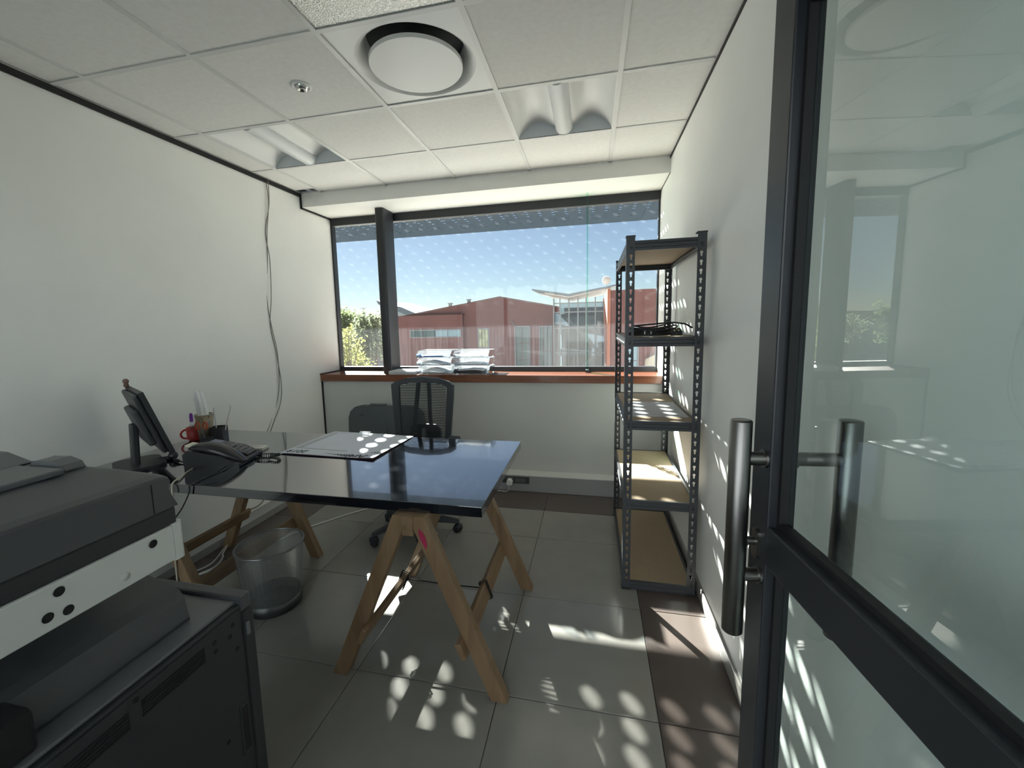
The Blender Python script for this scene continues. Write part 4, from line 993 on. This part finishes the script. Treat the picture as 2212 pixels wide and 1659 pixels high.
for sx in (-1, 1):
    obj('finger_loop', MB().tube([(sx*.020+.014*math.cos(a)-.002, -.006+.006*sx, .060+.021*math.sin(a)) for a in [2*math.pi*q/18 for q in range(18)]], .0042, 8, closed=True), M_or, sc_, local=True)
    obj('blade', MB().bar((sx*.010, -.002, .042), (-sx*.006, .0, -.012), .008, .002, (0, 1, 0)), M_steel, sc_, local=True)
cdw = thing('white_card', 'small white card sticking up behind the calendar at the desk edge', 'card', (-0.29, 0.042, ZD))
obj('card', MB().add([(-.04, .003, .001), (.035, .003, .001), (.050, .010, .026), (-.022, .010, .026), (-.04, .0045, .001), (.035, .0045, .001), (.050, .0115, .0265), (-.022, .0115, .0265)], [(0, 1, 2, 3), (7, 6, 5, 4), (0, 4, 5, 1), (1, 5, 6, 2), (2, 6, 7, 3), (3, 7, 4, 0)]), M_paper, cdw, local=True)
# cables from the phone
M_cream = mat('cream_cable', (.50, .48, .40), .45); M_wht = mat('white_cable', (.55, .55, .52), .45)
def smooth(pts, n=8):
    pts = [Vector(p) for p in pts]; out = []
    for i in range(len(pts)-1):
        p0 = pts[max(i-1, 0)]; p1 = pts[i]; p2 = pts[i+1]; p3 = pts[min(i+2, len(pts)-1)]
        for k in range(n):
            t = k/n; out.append(.5*((2*p1)+(p2-p0)*t+(2*p0-5*p1+4*p2-p3)*t*t+(3*p1-p0-3*p2+p3)*t**3))
    return out+[pts[-1]]
tag(obj('network_cable', MB().tube(smooth([(-0.7768, -0.5853, ZD+.02), (-0.8024, -0.619, ZD+.005), (-0.7768, -0.6855, ZD+.004), (-0.7307, -0.7572, ZD+.008), (-0.7082, -0.8104, ZD+.002), (-0.7041, -0.8206, ZD-.06), (-0.741, -0.8083, ZD-.22), (-.76, -.80, .25)]), .0035, 8), M_cream), 'cream network cable running off the front edge of the desk by the phone', 'cable')
tag(obj('phone_line', MB().tube(smooth([(-0.6591, -0.5628, ZD+.014), (-0.6387, -0.6241, ZD+.008), (-0.6284, -0.706, ZD+.004), (-0.6131, -0.8063, ZD+.004), (-0.6162, -0.8165, ZD-.03), (-0.6591, -0.830, ZD-.11), (-0.741, -0.845, ZD-.20), (-0.8433, -0.860, ZD-.30)]), .003, 8), M_cab), 'thin black cable hanging off the front edge of the desk', 'cable')
tag(obj('adapter_lead', MB().tube(smooth([(-0.787, -0.5781, ZD+.012), (-0.8433, -0.5883, ZD+.006), (-0.9047, -0.573, ZD+.005), (-0.9661, -0.5628, ZD+.010)]), .0045, 8).tube([(-0.9661, -0.5628, ZD+.010), (-1.0019, -0.5546, ZD+.012)], .008, 8), M_cab), 'short black adapter lead lying left of the telephone', 'cable')

# ------------------------------------------------------------------ wall cables, floor cable, socket
M_gw = mat('grey_wire', (.22, .20, .18), .5)
yz = [(.742, 2.565), (.735, 2.386), (.700, 2.166), (.695, 1.956), (.655, 1.666), (.662, 1.45), (.692, 1.227), (.692, .962), (.655, .80), (.57, .66), (.47, .50), (.43, .12), (.25, .08), (.10, .075)]
w1 = [(XL+.008+.012*math.sin(i*1.3), y, z) for i, (y, z) in enumerate(yz)]
w2 = [(XL+.012+.010*math.cos(i*1.7), y+(.018 if 2 < i < 5 else .010)*math.sin(i*2.1)+(.03 if i in (8, 9, 10) else .006), z-.004 if i else z) for i, (y, z) in enumerate(yz)]
tag(obj('hanging_wire', MB().tube(smooth(w1), .0032, 6), M_gw), 'thin grey wire hanging down the left wall from the ceiling, nearer one', 'wire', 'wires down the left wall')
tag(obj('hanging_wire', MB().tube(smooth(w2), .0032, 6), M_gw), 'thin grey wire twisted behind the other down the left wall', 'wire', 'wires down the left wall')
ext = thing('extension_cable', 'white cable snaking over the floor under the desk to the wall socket', 'cable', (-.9, 0, 0))
obj('floor_run', MB().tube(smooth([(.385, 1.10, .008), (.2, 1.10, .006), (-.15, .95, .006), (-.45, .75, .006), (-.651, .568, .006), (-.767, .422, .006), (-.896, .227, .006), (-.971, .046, .006), (-1.065, -.155, .006), (-1.095, -.29, .006), (-1.14, -.37, .006), (-1.2, -.5, .006)]), .0055, 8), M_wht, ext)
obj('wall_run', MB().tube(smooth([(.400, 1.118, .085), (.402, 1.085, .062), (.398, 1.08, .03), (.37, 1.09, .010), (.34, 1.10, .008)]), .0045, 8), M_wht, ext)
obj('loop', MB().tube(smooth([(-1.292, .02, .08), (-1.288, -.02, .02), (-1.24, -.09, .010), (-1.19, -.17, .014), (-1.15, -.21, .014), (-1.115, -.30, .012), (-1.16, -.39, .007)]), .0045, 8), M_wht, ext)
obj('loop', MB().tube(smooth([(-1.292, .03, .09), (-1.28, .0, .016), (-1.22, -.13, .022), (-1.17, -.27, .010), (-1.20, -.36, .008)]), .004, 8), M_wht, ext)
pg = obj('plug', MB().prism([(-.022, -.020), (.022, -.020), (.024, .004), (.012, .022), (-.012, .022), (-.024, .004)], (.402, 1.130, .092), (1, 0, 0), (0, 0, 1), (0, -.030, -.008)), M_white, ext, bevel=.005)
sk = obj('socket_plate', BX(.335, .565, 1.134, 1.142, .072, .128), mat('socket_dark', (.05, .052, .055), .4), bb, bevel=.002)
obj('socket_insert', BX(.375, .432, 1.131, 1.136, .076, .124).box(.445, .535, 1.131, 1.136, .082, .118), mat('socket_grey', (.12, .12, .125), .4), bb)

# ------------------------------------------------------------------ copier at the lower left
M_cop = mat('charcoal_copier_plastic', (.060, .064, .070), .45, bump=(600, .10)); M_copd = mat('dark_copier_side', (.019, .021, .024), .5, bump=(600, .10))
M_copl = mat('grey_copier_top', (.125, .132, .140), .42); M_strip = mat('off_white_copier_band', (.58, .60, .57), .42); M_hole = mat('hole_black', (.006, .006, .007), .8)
PX = .25; LX = -.34; YN = -2.06; YFc = -1.41
cop = thing('copier', 'large charcoal office copier with a white band, standing front left', 'copier', (-.05, -1.73, 0))
obj('body', BX(LX, PX, YN, YFc, .035, .758), M_copd, cop, bevel=.004)
for x in (LX+.06, PX-.06):
    for y in (YN+.06, YFc-.06): obj('caster', MB().lathe([(0, 0), (.024, .001), (.026, .018), (.02, .036), (0, .036)], (x, y, 0), 12), M_copd, cop)
obj('top_deck', BX(LX, PX-.012, YN, YFc-.03, .758, .7655), M_copl, cop, bevel=.002)
obj('rear_rim', BX(LX, PX+.003, YFc-.030, YFc+.002, .735, .775), M_cop, cop, bevel=.006)
obj('corner_strip', BX(PX-.030, PX+.004, YFc-.026, YFc+.004, .035, .735), M_copd, cop, bevel=.003)
obj('corner_clip', BX(PX+.003, PX+.008, YFc-.022, YFc-.012, .672, .705), M_copl, cop, bevel=.002)
sp = obj('side_panel', BX(PX, PX+.003, YN+.01, YFc-.034, .05, .750), M_copd, cop, bevel=.0015)
def screw(y, z, r=.0055): obj('hole', MB().lathe([(0, PX+.0031), (r, PX+.0031), (r, PX+.0036), (r*.6, PX+.0033)], (0, y, z), 14, axis='x'), M_hole, cop)
for y, z in ((-1.466, .725), (-1.516, .720), (-1.476, .703), (-1.515, .698), (-1.460, .660), (-1.68, .738), (-1.508, .462)): screw(y, z)
def slots(y0, y1, z, n_, dz, nm):
    for k in range(n_):
        v = MB()
        z0 = z-k*dz
        obj(nm, v.box(PX+.0030, PX+.0046, y0, y1, z0-.0022, z0+.0022), M_hole, cop)
slots(-1.672, -1.541, .726, 5, .0072, 'vent_slot'); slots(-1.80, -1.695, .724, 5, .0072, 'vent_slot')
hr = obj('grip_recess', BX(PX+.0028, PX+.005, -1.472, -1.446, .385, .515), M_copd, cop, bevel=.002)
obj('grip_hollow', BX(PX+.0048, PX+.0056, -1.467, -1.451, .392, .508), M_hole, cop)
# paper exit tray: ribbed slope with a rounded lip
ty0, ty1 = -2.03, -1.515
lipz = [(LX+.04, .766), (LX+.04, .90), (-.12, .905), (.06, .868), (.150, .846), (.172, .836), (.184, .818), (.192, .766)]
obj('exit_tray', MB().prism(lipz, (0, ty0, 0), (1, 0, 0), (0, 0, 1), (0, ty1-ty0, 0)), M_cop, cop, bevel=.008)
for k in range(16):
    y = ty1-.03-k*.0075
    obj('tray_rib', MB().bar((-.11, y, .9036), (.055, y, .8695), .003, .004), M_copd, cop)
obj('cavity_dark_block', BX(LX+.02, PX-.02, YN, -1.80, .766, .84), M_hole, cop, bevel=.01)  # solid black block, colour stands for the dark inside the open cavity
obj('pillar', BX(LX, LX+.16, YN, YFc-.15, .766, .952), M_copd, cop, bevel=.006)
# scanner with its pale band and document feeder
obj('scanner_band', BX(LX-.02, PX, YN, -1.572, .952, 1.025), M_strip, cop, bevel=.003)
obj('band_end_cap', MB().prism([(PX, -1.5735), (PX, -1.556), (PX-.006, -1.551), (LX-.02, -1.551), (LX-.02, -1.5735)], (0, 0, .950), (1, 0, 0), (0, 1, 0), (0, 0, .077)), M_strip, cop, bevel=.003)
for y, z, dk in ((-1.615, 1.008, 1), (-1.762, 1.008, 1), (-1.754, .971, 1), (-1.780, .976, 1), (-1.668, .974, 0)):
    obj('screw_hole' if dk else 'blank_plug', MB().lathe([(0, PX+.0005), (.0068, PX+.0005), (.0078, PX+.0012), (.0068, PX+.0003)] if dk else [(0, PX+.001), (.0078, PX+.001), (.0082, PX-.001)], (0, y, z), 18, axis='x'), MATS['hole_black'] if dk else mat('band_plug', (.52, .535, .51), .45), cop)
obj('scanner_top', BX(LX-.015, PX-.004, YN, -1.560, 1.025, 1.060), M_copd, cop, bevel=.004)
prof = [(-1.556, 1.061), (-1.566, 1.085), (-1.571, 1.102), (-1.562, 1.122), (-1.560, 1.131), (-1.575, 1.135), (-1.70, 1.138), (YN, 1.144), (YN, 1.061)]
fe = MB()
pf = [(p[0], p[1]) for p in prof]
sx_ = [(PX-.002, 1.0, 0), (PX-.004, 1.0, 0), (PX-.03, 1.0, .0), (LX, 1.0, 0)]
top_in = [(-1.556, 1.061), (-1.566, 1.085), (-1.571, 1.102), (-1.566, 1.116), (-1.570, 1.122), (-1.585, 1.124), (-1.72, 1.126), (YN, 1.130), (YN, 1.061)]
rows = []
for x, key in ((PX-.002, 0), (PX-.008, .35), (PX-.030, .6), (PX-.16, 1.0), (LX, 1.0)):
    rows.append([(x, a[0]*(1-key)+b[0]*key, a[1]*(1-key)+b[1]*key) for a, b in zip(top_in, prof)])
npf = len(prof)
for r1, r2 in zip(rows[:-1], rows[1:]):
    fe.add(r1+r2, [(j, (j+1) % npf, npf+(j+1) % npf, npf+j) for j in range(npf)], False)
fe.add(rows[0], [tuple(range(npf))]); fe.add(rows[-1], [tuple(range(npf))[::-1]])
fdr = obj('document_feeder', fe, M_cop, cop, bevel=.004)
obj('feeder_seam', BX(PX-.003, PX-.0012, -1.6045, -1.6030, 1.062, 1.121), M_hole, cop)
obj('feeder_cover', BX(LX, PX-.19, YN, -1.62, 1.138, 1.150), M_copl, cop, bevel=.003)
hg = obj('lift_grip', MB().prism([(-.05, 0), (.06, 0), (.05, .014), (.02, .022), (-.03, .020)], (-.02, -1.572, 1.135), (1, 0, 0), (0, 0, 1), (0, -.035, 0)), M_copl, cop, bevel=.006)
obj('feeder_tray', MB().prism([(-.33, 1.142), (-.08, 1.142), (-.06, 1.150), (-.13, 1.168), (-.33, 1.175)], (0, -1.60, 0), (1, 0, 0), (0, 0, 1), (0, -.36, 0)), M_copl, cop, bevel=.006)

#MORE
